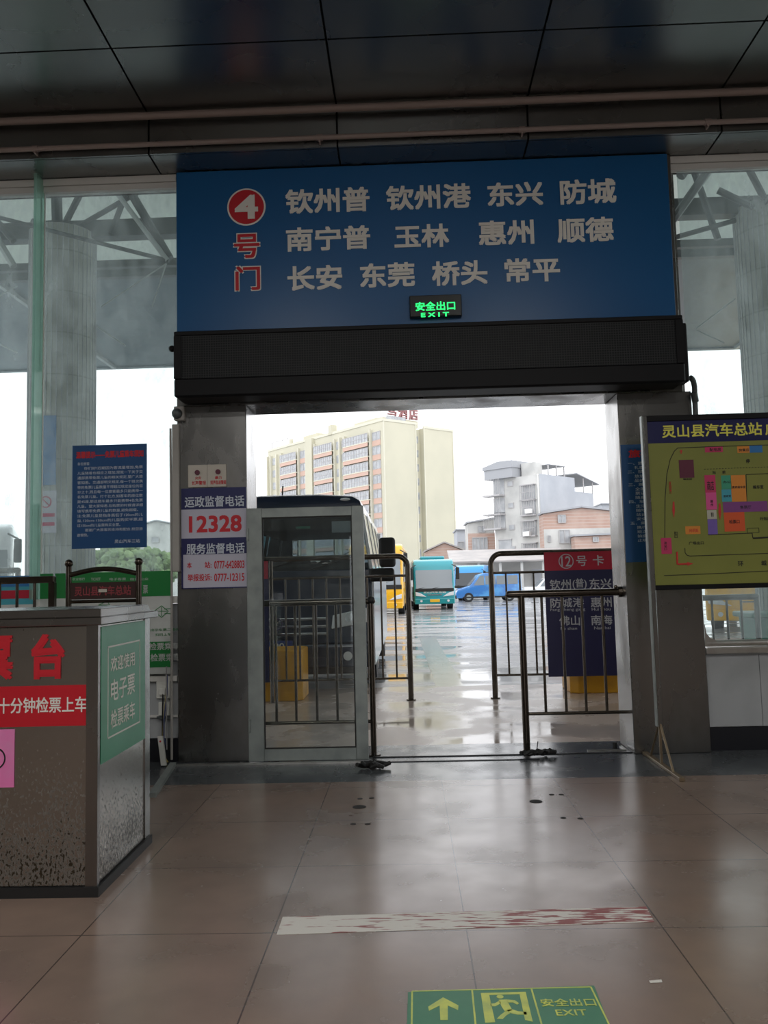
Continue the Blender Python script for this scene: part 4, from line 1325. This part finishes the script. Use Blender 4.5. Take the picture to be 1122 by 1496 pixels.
# ------------------------------------------------------------------ the minibus behind the gate
def minibus():
    X, Y, W = -1.655, 11.22, 1.18
    t = thing('minibus', 'white minibus with navy front parked facing the gate behind the glass door', 'minibus', (X, Y, -.03))
    T = 1.02      # half width at the roof
    L = 6.4

    def hw(z):
        return W if z < 1.55 else W - (W - T) * (z - 1.55) / 1.05

    # white shell
    sh = MB()
    for s in (-1, 1):
        sh.quad([(X + s * W, Y + .12, .32), (X + s * W, Y + L, .32), (X + s * W, Y + L, 1.55), (X + s * W, Y + .12, 1.55)], .04 * -s)
        for ya, yb in ((.16, .34), (1.55, 1.63), (3.1, 3.18), (4.6, 4.68), (6.2, L)):
            sh.quad([(X + s * W, Y + ya, 1.55), (X + s * W, Y + yb, 1.55), (X + s * hw(2.46), Y + yb + (.25 if ya < .2 else 0), 2.46), (X + s * hw(2.46), Y + ya + (.22 if ya < .2 else 0), 2.46)], .05 * -s)
    sh.box(X - W, X + W, Y + L - .06, Y + L, .32, 1.5).box(X - W, X - .80, Y + L - .06, Y + L, 1.5, 2.46).box(X + .80, X + W - .1, Y + L - .06, Y + L, 1.5, 2.46)
    sh.build('body', 'van_white', t)
    rf = MB().prism([(X - 1.04, 2.44), (X + 1.04, 2.44), (X + 1.0, 2.60), (X + .90, 2.665), (X + .4, 2.70), (X - .4, 2.70), (X - .90, 2.665), (X - 1.0, 2.60)], 'y', Y + .42, Y + L, .02, 2)
    rf.build('roof', 'van_white', t, smooth=True)
    fc = MB().prism([(X - 1.06, 2.40), (X + 1.06, 2.40), (X + 1.01, 2.58), (X + .90, 2.645), (X + .4, 2.675), (X - .4, 2.675), (X - .90, 2.645), (X - 1.0, 2.58)], 'y', Y + .26, Y + .45, .03, 2)
    fc.build('roof_cap', 'van_navy', t, smooth=True)
    MB().bar((X - .12, Y + .5, 2.68), (X - .10, Y + .44, 2.83), .010).box(X - .16, X - .06, Y + .46, Y + .56, 2.67, 2.70, .008, 1).build('aerial', 'black_rubber', t)
    MB().ball((X + .80, Y + .28, 2.60), .05, (1.6, 1, .5)).build('marker_lamp', 'lamp_clear', t)
    # navy face below the windshield
    MB().prism([(Y, .62), (Y + .02, 1.20), (Y + .06, 1.62), (Y + .14, 1.62), (Y + .14, .62)], 'x', X - W + .01, X + W - .02, .02, 2).build('front_panel', 'van_navy', t)
    MB().box(X - W + .02, X + W - .02, Y - .08, Y + .16, .30, .62, .04, 3).build('bumper', 'van_navy', t)
    MB().box(X - .9, X + .9, Y - .05, Y + .10, .22, .34, .02, 1).build('air_dam', 'black_rubber', t)
    for z in (.74, .84, .94):
        MB().box(X - .55, X + .55, Y - .035, Y + .02, z, z + .035, .006, 1).build('grille_bar', 'chrome', t)
    MB().disc((X - .14, Y - .05, .90), .085, 'y', .02, 28, hole=.068).build('emblem', 'chrome', t)
    MB().bar((X - .19, Y - .05, .86), (X - .09, Y - .05, .94), .010, 6).build('emblem_stroke', 'chrome', t)
    for s in (-1, 1):
        h = MB().prism([(X + s * .60, .82), (X + s * 1.10, .90), (X + s * 1.12, 1.10), (X + s * .62, 1.0)], 'y', Y - .03, Y + .03, .012, 2)
        h.build('headlight', 'lamp_clear', t)
        MB().bar((X + s * .85, Y - .045, .97), (X + s * .85, Y - .02, .97), .065, 20).build('headlight_bowl', 'chrome', t)
        MB().bar((X + s * .82, Y - .095, .46), (X + s * .82, Y - .06, .46), .06, 18).build('fog_lamp', 'lamp_clear', t)
        MB().bar((X + s * 1.04, Y + 1.15, .36), (X + s * 1.16, Y + 1.15, .36), .36, 26).build('wheel', 'tyre', t)
        MB().bar((X + s * 1.04, Y + 5.0, .36), (X + s * 1.16, Y + 5.0, .36), .36, 26).build('wheel', 'tyre', t)
    MB().box(X - .36, X + .08, Y - .10, Y - .082, .54, .68).build('number_plate', 'plate_blue', t)
    text('90', X - .17, X - .03, .57, .65, Y - .10, 'print_white', t, bold=.01, d=.002)
    text('N', X - .30, X - .24, .57, .65, Y - .10, 'print_white', t, bold=.01, d=.002)
    # glazing
    MB().quad([(X - W + .05, Y + .08, 1.62), (X + W - .05, Y + .08, 1.62), (X + 1.02, Y + .34, 2.44), (X - 1.02, Y + .34, 2.44)], .012).build('windshield', 'vehicle_glass', t)
    for s in (-1, 1):
        for ya, yb in ((.34, 1.55), (1.63, 3.1), (3.18, 4.6), (4.68, 6.2)):
            MB().quad([(X + s * (W - .015), Y + ya, 1.55), (X + s * (W - .015), Y + yb, 1.55), (X + s * (hw(2.44) - .015), Y + yb, 2.44), (X + s * (hw(2.44) - .015), Y + ya + (.22 if ya < .4 else 0), 2.44)], .006).build('side_window', 'dark_glass', t)
    MB().box(X - .80, X + .80, Y + L - .04, Y + L - .03, 1.5, 2.40).build('rear_window', 'vehicle_glass', t)
    # inside
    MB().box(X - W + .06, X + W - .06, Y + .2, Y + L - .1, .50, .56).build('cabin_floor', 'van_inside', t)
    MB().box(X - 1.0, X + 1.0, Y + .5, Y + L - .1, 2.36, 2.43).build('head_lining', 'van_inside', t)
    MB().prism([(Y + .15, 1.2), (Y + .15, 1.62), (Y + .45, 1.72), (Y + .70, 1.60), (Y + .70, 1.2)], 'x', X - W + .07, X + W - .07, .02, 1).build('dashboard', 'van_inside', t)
    for r_ in range(4):
        for xx in (-.72, -.22, .62) if r_ else (-.60, .62):
            y = Y + 1.3 + r_ * 1.1
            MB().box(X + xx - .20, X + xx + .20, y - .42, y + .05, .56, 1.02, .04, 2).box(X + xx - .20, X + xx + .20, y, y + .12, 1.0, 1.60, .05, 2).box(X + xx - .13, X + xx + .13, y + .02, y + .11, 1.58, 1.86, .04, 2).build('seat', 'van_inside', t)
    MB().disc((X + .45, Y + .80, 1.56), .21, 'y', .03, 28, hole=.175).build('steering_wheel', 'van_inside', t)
    MB().box(X + .60, X + .98, Y + .32, Y + .34, 2.14, 2.30).build('sun_visor', 'van_white', t)
    MB().box(X + .1, X + .3, Y + .27, Y + .276, 2.20, 2.235).build('windshield_sticker', 'map_teal', t)
    # mirrors
    for s in (-1, 1):
        m = MB().box(X + s * 1.27 - .11 + s * .11, X + s * 1.27 + .11 + s * .11, Y - .16, Y - .02, 1.63, 2.03, .045, 3)
        m.build('mirror', 'black_rubber', t, smooth=True)
        MB().box(X + s * 1.30 - .17, X + s * 1.30 + .17, Y - .12, Y + .02, 1.44, 1.62, .04, 3).bar((X + s * 1.14, Y + .14, 1.5), (X + s * 1.30, Y - .05, 1.55), .03).build('mirror_arm', 'black_rubber', t)
    MB().bar((X - .35, Y + .04, 1.62), (X + .25, Y + .13, 1.80), .010, 6).build('wiper', 'black_rubber', t)
    MB().bar((X + .30, Y + .04, 1.62), (X + .85, Y + .13, 1.78), .010, 6).build('wiper', 'black_rubber', t)
    return t


minibus()


# ------------------------------------------------------------------ coaches
def coach(label, loc, W, Hh, L, rot, body, lower, plate='plate_yellow', words=None, pod=True, pane='grey_glass'):
    t = thing('coach', label, 'coach', (0, 0, 0))
    w = W / 2
    prof = [(.02, .34), (0, .95), (.10, Hh * .45), (.42, Hh - .32), (.60, Hh - .10), (.95, Hh), (L - .3, Hh), (L - .02, Hh - .3), (L, .5), (L - .05, .34)]
    MB().prism(prof, 'x', -w, w, .09, 3).build('body', body, t, smooth=True)

    def yf(z):
        for (ya, za), (yb, zb) in zip(prof, prof[1:]):
            if za <= z <= zb:
                return ya + (yb - ya) * (z - za) / (zb - za)
        return 0
    zs = [Hh * .42 + k * (Hh * .36) / 5 for k in range(6)]
    ws = MB()
    for a, b in zip(zs, zs[1:]):
        ws.quad([(-w + .10, yf(a) - .012, a), (w - .10, yf(a) - .012, a), (w - .12, yf(b) - .012, b), (-w + .12, yf(b) - .012, b)], .02)
    ws.build('windshield', pane, t)
    zb = Hh * .36
    MB().box(-w + .06, w - .06, yf(zb) - .03, yf(zb) + .08, zb, Hh * .42, .01, 1).build('dark_band', 'black_rubber', t)
    MB().bar((-.1, yf(zs[0]) - .03, zs[0]), (w * .6, yf(zs[1]) - .03, zs[1] - .06), .015, 6).build('wiper', 'black_rubber', t)
    MB().bar((-w * .8, yf(zs[0]) - .03, zs[0]), (-.15, yf(zs[1]) - .03, zs[1] - .06), .015, 6).build('wiper', 'black_rubber', t)
    MB().box(-w + .02, w - .02, -.05, .12, .30, .58, .04, 2).build('bumper', lower, t)
    for s in (-1, 1):
        MB().prism([(s * (w - .62), .66), (s * (w - .08), .72), (s * (w - .06), .92), (s * (w - .30), .86)], 'y', -.035, .05, .02, 2).build('headlight', 'lamp_clear', t)
        MB().bar((s * (w - .35), -.07, .46), (s * (w - .35), -.04, .46), .06, 14).build('fog_lamp', 'lamp_clear', t)
        for y in (1.9, L - 2.4):
            MB().bar((s * (w - .28), y, .44), (s * (w + .005), y, .44), .44, 24).build('wheel', 'tyre', t)
            MB().bar((s * (w - .02), y, .44), (s * (w + .012), y, .44), .22, 16).build('hub', 'alu', t)
        MB().bar((s * (w - .10), .22, Hh - .30), (s * (w + .14), -.12, Hh - .45), .025, 8).box(s * (w + .14) - .09, s * (w + .14) + .09, -.20, -.06, Hh - 1.05, Hh - .45, .03, 2).build('mirror', 'black_rubber', t)
        n = max(3, int((L - 2.0) / 1.5))
        for k in range(n):
            y0 = 1.1 + k * (L - 1.6) / n
            MB().box(s * (w + .004) - .008, s * (w + .004) + .008, y0, y0 + (L - 1.6) / n - .06, Hh * .46, Hh * .80).build('side_window', 'dark_glass', t)
    MB().box(-.24, .24, -.075, -.045, .40, .54).build('number_plate', plate, t)
    MB().box(-w * .35, w * .35, -.02, .0, .74, .78).build('badge_bar', 'chrome', t)
    if pod:
        MB().box(-w * .62, w * .62, 1.3, 3.3, Hh - .02, Hh + .17, .08, 3).build('roof_pod', body, t, smooth=True)
    if words:
        text(words, -w * .55, w * .55, .84, .93, -.005, 'print_white', t, bold=.01, d=.004)
    t.location = loc
    t.rotation_euler = (0, 0, rot)
    return t


q = at(634.5, 850, 41.6)
coach('teal coach with grey windshield standing across the wet yard', (q.x, 41.6, -.03), 2.05, 2.56, 9.0, math.radians(1.5), 'coach_teal', 'coach_teal_dark', words='灵山汽车总站')
coach('yellow coach parked behind the white minibus', (-1.44, 36.2, -.03), 2.4, 3.15, 11, math.radians(-1), 'coach_yellow', 'coach_yellow', pod=False)
q = at(684, 850, 58.4)
coach('blue coach standing behind the small blue van', (q.x, 58.4, -.03), 2.1, 2.5, 4.6, math.radians(-14), 'coach_blue', 'coach_blue', pod=False, pane='dark_glass')
coach('pale coach outside the far left window', (-11.1, 20, -.03), 2.5, 3.22, 11, math.radians(24), 'van_white', 'van_pale', pod=False)
coach('yellow coach outside the right window behind the map board', (8.55, 20.5, -.03), 2.5, 3.2, 11, math.radians(-24), 'coach_yellow', 'coach_yellow', pod=False)


def small_van(label, loc, L, Hh, W, rot, body, name='van', cat='van', hood=.18):
    t = thing(name, label, cat, (0, 0, 0))
    w = W / 2
    k = L / 5.0
    prof = [(.02, .26), (0, .62), (.14, .82), (.85 * k + hood, Hh * .56), (1.55 * k + hood, Hh * .94), (1.95 * k + hood, Hh), (L - .25, Hh), (L - .03, Hh * .9), (L, .5), (L, .26)]
    MB().prism(prof, 'x', -w, w, .06, 3).build('body', body, t, smooth=True)
    MB().quad([(-w + .1, .85 * k + hood - .01, Hh * .57), (w - .1, .85 * k + hood - .01, Hh * .57), (w - .14, 1.55 * k + hood - .01, Hh * .935), (-w + .14, 1.55 * k + hood - .01, Hh * .935)], .015).build('windshield', 'grey_glass', t)
    for s in (-1, 1):
        x = s * (w + .003)
        MB().prism([(1.15 * k + hood, Hh * .58), (1.95 * k + hood, Hh * .58), (1.95 * k + hood, Hh * .91), (1.65 * k + hood, Hh * .91)], 'x', x - .008, x + .008).build('side_window', 'grey_glass', t)
        n = 3
        y0 = 2.05 * k + hood
        d = (L - .2 - y0) / n
        for i in range(n):
            MB().box(x - .008, x + .008, y0 + i * d, y0 + (i + 1) * d - .06, Hh * .60, Hh * .90).build('side_window', 'grey_glass', t)
        MB().box(x - .012, x + .012, .45, L - .1, .26, .36).build('sill_band', 'black_rubber', t)
        for y in (.85 * k + .1, L - .95 * k):
            MB().bar((s * (w - .2), y, .31), (s * (w + .006), y, .31), .31, 22).build('wheel', 'tyre', t)
            MB().bar((s * (w - .02), y, .31), (s * (w + .012), y, .31), .17, 14).build('hub', 'alu', t)
        MB().ball((s * (w - .25), .06, .68), .12, (1.2, .5, .7)).build('headlight', 'lamp_clear', t)
    MB().box(-w + .02, w - .02, -.04, .10, .24, .46, .03, 2).build('bumper', 'black_rubber', t)
    t.location = loc
    t.rotation_euler = (0, 0, rot)
    return t


q = at(664.5, 850, 55)
small_van('small blue van seen from the side right of the teal coach', (q.x, 55.5, -.03), 4.35, 1.88, 1.7, math.radians(-88), 'van_blue')
q = at(762, 850, 63.5)
small_van('white car standing behind the blue van', (q.x, 63.2, -.03), 3.9, 1.45, 1.65, math.radians(-88), 'van_white', 'car', 'car', .3)


# ------------------------------------------------------------------ buildings
def apartment():
    t = thing('apartment_block', 'tall cream apartment block with pink balconies behind the yard', 'building', (0, 0, 0))
    # local x runs along the blank end wall, local y along the balcony front, z up
    Ht = 34.0
    MB().box(0.02, 8.7, 0, 46, 0, Ht).box(8.7, 10.8, 1.3, 46, 0, Ht - .6).box(10.8, 19.2, 0, 40, 0, Ht - .5).build('wall', 'block_cream', t)
    MB().box(0, 8.9, -.12, .12, Ht, Ht + .5).box(10.7, 19.3, -.12, .12, Ht - .5, Ht).box(-.12, .12, -.1, 46, Ht, Ht + .55).build('parapet', 'block_trim', t)
    for x in (.12, 8.62, 10.88, 19.12):
        MB().box(x - .12, x + .12, -.10, .02, 0, Ht).build('pilaster', 'block_trim', t)
    FH = 2.98
    zt = 32.1
    floors = 10
    # four balcony / window bays along the front
    bays = [(.95, 3.6, 'w'), (4.2, 13.0, 'b'), (17.2, 24.4, 'b'), (28.6, 31.3, 'w'), (31.9, 39.0, 'b')]
    for (a, b, kd_) in bays:
        for k in range(floors):
            z1 = zt - k * FH
            z0 = z1 - 1.75
            if kd_ == 'w':
                MB().box(-.10, .02, a, b, z0 - 1.1, z0).build('spandrel', 'block_pink', t)
                f = MB().box(-.13, .0, a, b, z0, z0 + .1).box(-.13, .0, a, b, z1 - .1, z1)
                for y in (a, (a + b) / 2 - .05, b - .1):
                    f.box(-.13, .0, y, y + .1, z0, z1)
                w_ = f.build('window', 'grille_grey', t)
                MB().box(-.06, -.01, a + .1, b - .1, z0 + .1, z1 - .1).build('pane', 'pane_grey', w_)
            else:
                MB().box(-.95, .02, a, b, z0 - .22, z0 - .02).build('balcony_slab', 'block_trim', t)
                MB().box(-.90, -.80, a, b, z0 - 1.0, z0 - .22).build('balcony_panel', 'block_pink', t)
                f = MB()
                n = 9
                for i in range(n + 1):
                    y = a + (b - a) * i / n
                    f.box(-.93, -.87, y - .05, y + .05, z0, z1)
                f.box(-.93, -.87, a, b, z0 + .8, z0 + .9).box(-.93, -.87, a, b, z1 - .08, z1)
                w_ = f.build('window', 'grille_grey', t)
                MB().box(-.87, -.82, a + .05, b - .05, z0, z1).build('pane', 'pane_grey', w_)
    for y in (4.0, 13.2, 14.9, 16.9, 24.7, 28.3, 31.6, 39.3, 41.5, 44.2, 45.8):
        MB().box(-.55, .02, y - .16, y + .16, 0, Ht - 1.2).build('pilaster', 'block_trim', t)
    MB().box(-.75, .02, 25.3, 28.0, 0, Ht + .3).build('stair_wall', 'block_cream', t)
    for k in range(floors):
        z1 = zt - k * FH
        for ya, yb in ((13.6, 14.6), (15.2, 16.6), (42.0, 43.8)):
            MB().box(-.06, .03, ya, yb, z1 - 1.7, z1).build('dark_window', 'pane_grey', t)
        MB().box(9.2, 10.3, 1.22, 1.32, z1 - 1.7, z1 - .2).build('recess_window', 'pane_grey', t)
    for bx in ((-.2, 1.2, 18, 19.4, Ht, Ht + 2.2), (3, 8, 6, 14, Ht, Ht + 2.0), (-.1, .5, 35, 36, Ht, Ht + 1.6), (2, 6, 27, 33, Ht, Ht + 2.0)):
        MB().box(*bx).build('roof_house', 'block_cream', t)
    MB().box(1.5, 6.5, .6, .8, Ht + .3, Ht + 1.4).build('roof_window', 'pane_grey', t)
    fr_ = MB()
    for y in (36.5, 39, 41.5, 44):
        fr_.box(-.1, .05, y - .1, y + .1, Ht + .5, Ht + 2.0)
    fr_.box(-.1, .05, 36.5, 44, Ht + 1.9, Ht + 2.05).build('roof_frame', 'grille_grey', t)
    MB().box(2.0, 11.5, 2.6, 5.0, Ht, Ht + 1.5).build('sign_base', 'block_cream', t)
    for body, a, b in (('鸟', 3.2, 5.5), ('酒', 6.0, 8.5), ('店', 9.0, 11.4)):
        text(body, a, b, Ht + 1.55, Ht + 4.1, 2.6, 'sign_maroon', t, bold=.02, d=.3)
    t.location = (-4.3, 165, -.03)
    t.rotation_euler = (0, 0, math.radians(39.74))
    return t


apartment()


def grey_house():
    t = thing('town_house', 'grey concrete town house of four floors with barred windows', 'building', (0, 0, 0))
    Ht = 10.9
    MB().box(0, 5.7, 0, 5.3, 0, Ht).box(5.7, 8.9, 0, 5.3, 0, 9.6).build('wall', 'render_pale', t)
    MB().box(-.0, 5.72, -.03, .0, 0, Ht + .05).box(5.72, 8.92, -.03, .0, 0, 9.65).build('side_wall', 'render_grey', t)
    # front (local x = 0): y runs away to the left
    for z1 in (10.9 - .9, 8.6, 6.7, 4.85 - .2):
        z0 = z1 - 1.35
        f = MB()
        for k in range(9):
            f.box(-.38, -.34, .45 + k * .19, .49 + k * .19, z0, z1)
        for z in (z0, (z0 + z1) / 2, z1 - .04):
            f.box(-.38, -.34, .45, 2.0, z, z + .05)
        f.box(-.4, 0, .40, 2.05, z0 - .10, z0)
        f.box(-.4, 0, .40, 2.05, z1, z1 + .06)
        w_ = f.build('window', 'grille_grey', t)
        MB().box(-.06, .0, .50, 1.95, z0, z1).build('pane', 'pane_grey', w_)
    for z1 in (10.6, 8.55, 6.5, 4.5):
        w_ = MB().box(-.05, 0, 2.95, 3.6, z1 - .5, z1).build('window', 'grille_grey', t)
        MB().box(-.07, -.04, 3.0, 3.55, z1 - .45, z1 - .05).build('pane', 'pane_grey', w_)
    for z0 in (9.4, 7.6, 6.25):
        f = MB().box(-.85, 0, 3.95, 5.98, z0 - .15, z0)
        for k in range(11):
            f.box(-.85, -.82, 3.95 + k * .2, 3.98 + k * .2, z0, z0 + 1.5)
        b_ = f.build('balcony', 'grille_grey', t)
        MB().box(-.05, 0, 4.0, 5.3, z0, z0 + 1.5).build('pane', 'pane_grey', b_)
    w_ = MB().box(-.12, 0, 3.3, 4.9, 3.6, 3.7).box(-.12, 0, 3.3, 4.9, 5.1, 5.2).build('window', 'grille_grey', t)
    MB().box(-.06, 0, 3.35, 4.85, 3.7, 5.1).build('pane', 'pane_grey', w_)
    # roof structures
    MB().box(-.6, 2.6, 2.6, 5.9, Ht, Ht + .9).build('roof_room', 'roof_grey', t)
    MB().prism([(2.5, Ht + .9), (6.0, Ht + .9), (6.0, Ht + 1.2), (4.2, Ht + 1.6), (2.5, Ht + 1.55)], 'x', -.7, 2.7).build('roof', 'roof_grey', t)
    MB().box(.6, 1.8, .9, 2.4, Ht, Ht + 1.3).build('roof_room', 'render_pale', t)
    MB().box(1.8, 4.6, .2, 3.2, Ht + 1.05, Ht + 1.12).build('roof', 'roof_grey', t)
    for x, y in ((1.9, .3), (4.5, .3), (3.2, .3)):
        MB().box(x - .05, x + .05, y - .05, y + .05, Ht, Ht + 1.06).build('roof_post', 'grille_grey', t)
    MB().prism([(5.6, 11.4), (9.6, 10.55), (9.6, 10.48), (5.6, 11.3)], 'y', -.4, 4.0).build('roof', 'roof_grey', t)
    for x, zz in ((8.6, 10.7), (7.0, 11.0)):
        MB().box(x - .04, x + .04, -.2, -.12, 9.6, zz).build('roof_post', 'grille_grey', t)
    for z, y in ((7.35, .6), (5.3, .9)):
        MB().box(-.65, -.38, y, y + .7, z, z + .42, .02, 1).build('air_conditioner', 'lamp_white', t)
    MB().bar((-.05, .12, 0), (-.05, .12, Ht), .06, 8).build('drain_pipe', 'lamp_white', t)
    t.location = (12.15, 75, -.03)
    t.rotation_euler = (0, 0, math.radians(45.7))


grey_house()


def low_house(label, u0, u1, Y, vtl, vtr, wall, roofm, wins, cat='building', name='low_house', depth=6, split=None, wall2=None, rise=0.0):
    """a house whose front stands at depth Y; wins = (u0, v0, u1, v1) on the front"""
    a, b = at(u0, 760, Y), at(u1, 760, Y)
    za, zb = at(u0, vtl, Y).z, at(u1, vtr, Y).z
    t = thing(name, label, cat, ((a.x + b.x) / 2, Y, -.03))
    m = MB().prism([(a.x, -.03), (b.x, -.03), (b.x, zb), ((a.x + b.x) / 2, (za + zb) / 2 + rise), (a.x, za)], 'y', Y, Y + depth)
    m.build('wall', wall, t)
    if split:
        zs_ = at((u0 + u1) / 2, split, Y).z
        MB().box(a.x - .01, b.x + .01, Y - .05, Y + .01, -.03, zs_).build('lower_wall', wall2, t)
    MB().quad([(a.x - .15, Y - .3, za + .02), ((a.x + b.x) / 2, Y - .3, (za + zb) / 2 + rise + .02), ((a.x + b.x) / 2, Y + depth, (za + zb) / 2 + rise + .02), (a.x - .15, Y + depth, za + .02)], .14).quad(
        [((a.x + b.x) / 2, Y - .3, (za + zb) / 2 + rise + .02), (b.x + .15, Y - .3, zb + .02), (b.x + .15, Y + depth, zb + .02), ((a.x + b.x) / 2, Y + depth, (za + zb) / 2 + rise + .02)], .14).build('roof', roofm, t)
    for (p0, q0, p1, q1) in wins:
        A, B = at(p0, (q0 + q1) / 2, Y), at(p1, (q0 + q1) / 2, Y)
        z1_, z0_ = at((p0 + p1) / 2, q0, Y).z, at((p0 + p1) / 2, q1, Y).z
        f = MB().box(A.x, B.x, Y - .16, Y - .05, z0_ - .06, z0_).box(A.x, B.x, Y - .16, Y - .05, z1_, z1_ + .06)
        n = max(2, int((B.x - A.x) / .3))
        for i in range(n + 1):
            x = A.x + (B.x - A.x) * i / n
            f.box(x - .03, x + .03, Y - .16, Y - .10, z0_, z1_)
        w_ = f.build('window', 'grille_grey', t)
        MB().box(A.x, B.x, Y - .09, Y - .055, z0_, z1_).build('pane', 'pane_grey', w_)
    return t


low_house('red brick house with grey barred window right of the grey town house', 794, 905, 72, 751, 748, 'brick_red', 'roof_grey', [(815, 753, 826, 763), (817, 775, 832, 793), (800, 783, 804, 791)], split=772, wall2='render_pale', rise=.45, depth=2.4)
low_house('small brick lean-to in front of the red brick house', 839, 905, 70, 784, 781, 'brick_red', 'roof_grey', [(866, 785, 874, 791)], depth=1.8)
low_house('small pale house with brick lower floor left of the grey town house', 683, 722, 80, 765, 758, 'render_pale', 'roof_grey', [(698, 769, 708, 777), (690, 786, 712, 806)], split=779, wall2='brick_red', depth=4)
low_house('narrow grey house between the cream block and the pale house', 667, 684, 92, 775, 775, 'render_grey', 'roof_grey', [(669, 792, 678, 803)])
low_house('low brick shed at the foot of the cream apartment block', 620, 676, 86, 807, 805, 'brick_red', 'roof_tile', [], rise=.9, depth=4)
low_house('distant grey house at the right behind the brick house', 880, 912, 98, 737, 737, 'render_grey', 'roof_grey', [(886, 743, 898, 750)])
low_house('pale distant building outside the left window', 196, 262, 95, 770, 768, 'render_pale', 'roof_grey', [(204, 785, 214, 792), (222, 785, 232, 792)], rise=.6)

# open shed with tiled roof and the yard wall behind the vans
t = thing('open_shed', 'long open parking shed with grey tiled roof behind the blue van', 'shed', (10, 66, -.03))
zf, zr = at(700, 822, 66).z, at(700, 808, 66).z + .3
A, B = at(657, 820, 66), at(832, 815, 66)
MB().quad([(A.x, 65.6, zf), (B.x, 65.6, zf), (B.x, 70, zr), (A.x, 70, zr)], .12).build('roof', 'roof_tile', t)
for k in range(6):
    x = A.x + .6 + k * (B.x - A.x - 1) / 5
    MB().box(x - .1, x + .1, 65.9, 66.1, -.03, zf).build('post', 'render_pale', t)
MB().box(A.x, B.x, 70.2, 70.4, -.03, 3.1).build('back_wall', 'render_pale', t)
MB().box(at(776, 800, 70).x, at(790, 800, 70).x, 70.12, 70.2, .8, 2.2).build('shutter', 'render_grey', t)
struct('yard_wall', MB().box(-40, at(657, 800, 90).x, 92, 92.3, -.03, 2.4), 'render_pale')


def bush(label, u, v0, Y, r, n=150):
    c = at(u, v0, Y)
    t = thing('tree', label, 'tree', (c.x, Y, -.03), 'trees outside the left window')
    rnd = random.Random(int(u))
    m = MB()
    for k in range(n):
        d = Vector((rnd.gauss(0, 1), rnd.gauss(0, 1), rnd.gauss(0, .8))).normalized() * r * rnd.uniform(.45, 1.0)
        p = Vector((c.x, Y, c.z)) + d
        bmesh.ops.create_icosphere(m.b, subdivisions=1, radius=r * rnd.uniform(.12, .24), matrix=Matrix.Translation(p) @ Matrix.Rotation(rnd.uniform(0, 3), 4, 'X'))
    m.build('foliage', 'leaf_green', t)
    MB().bar((c.x, Y, -.03), (c.x, Y, c.z), .12, 8).build('trunk', 'bark', t)


bush('low round tree outside the left window, left of the pale building', 160, 822, 45, 1.5)
bush('low round tree outside the left window before the pale building', 185, 828, 42, 1.2)
bush('low round tree outside the left window close to the pier', 225, 830, 48, 1.4)
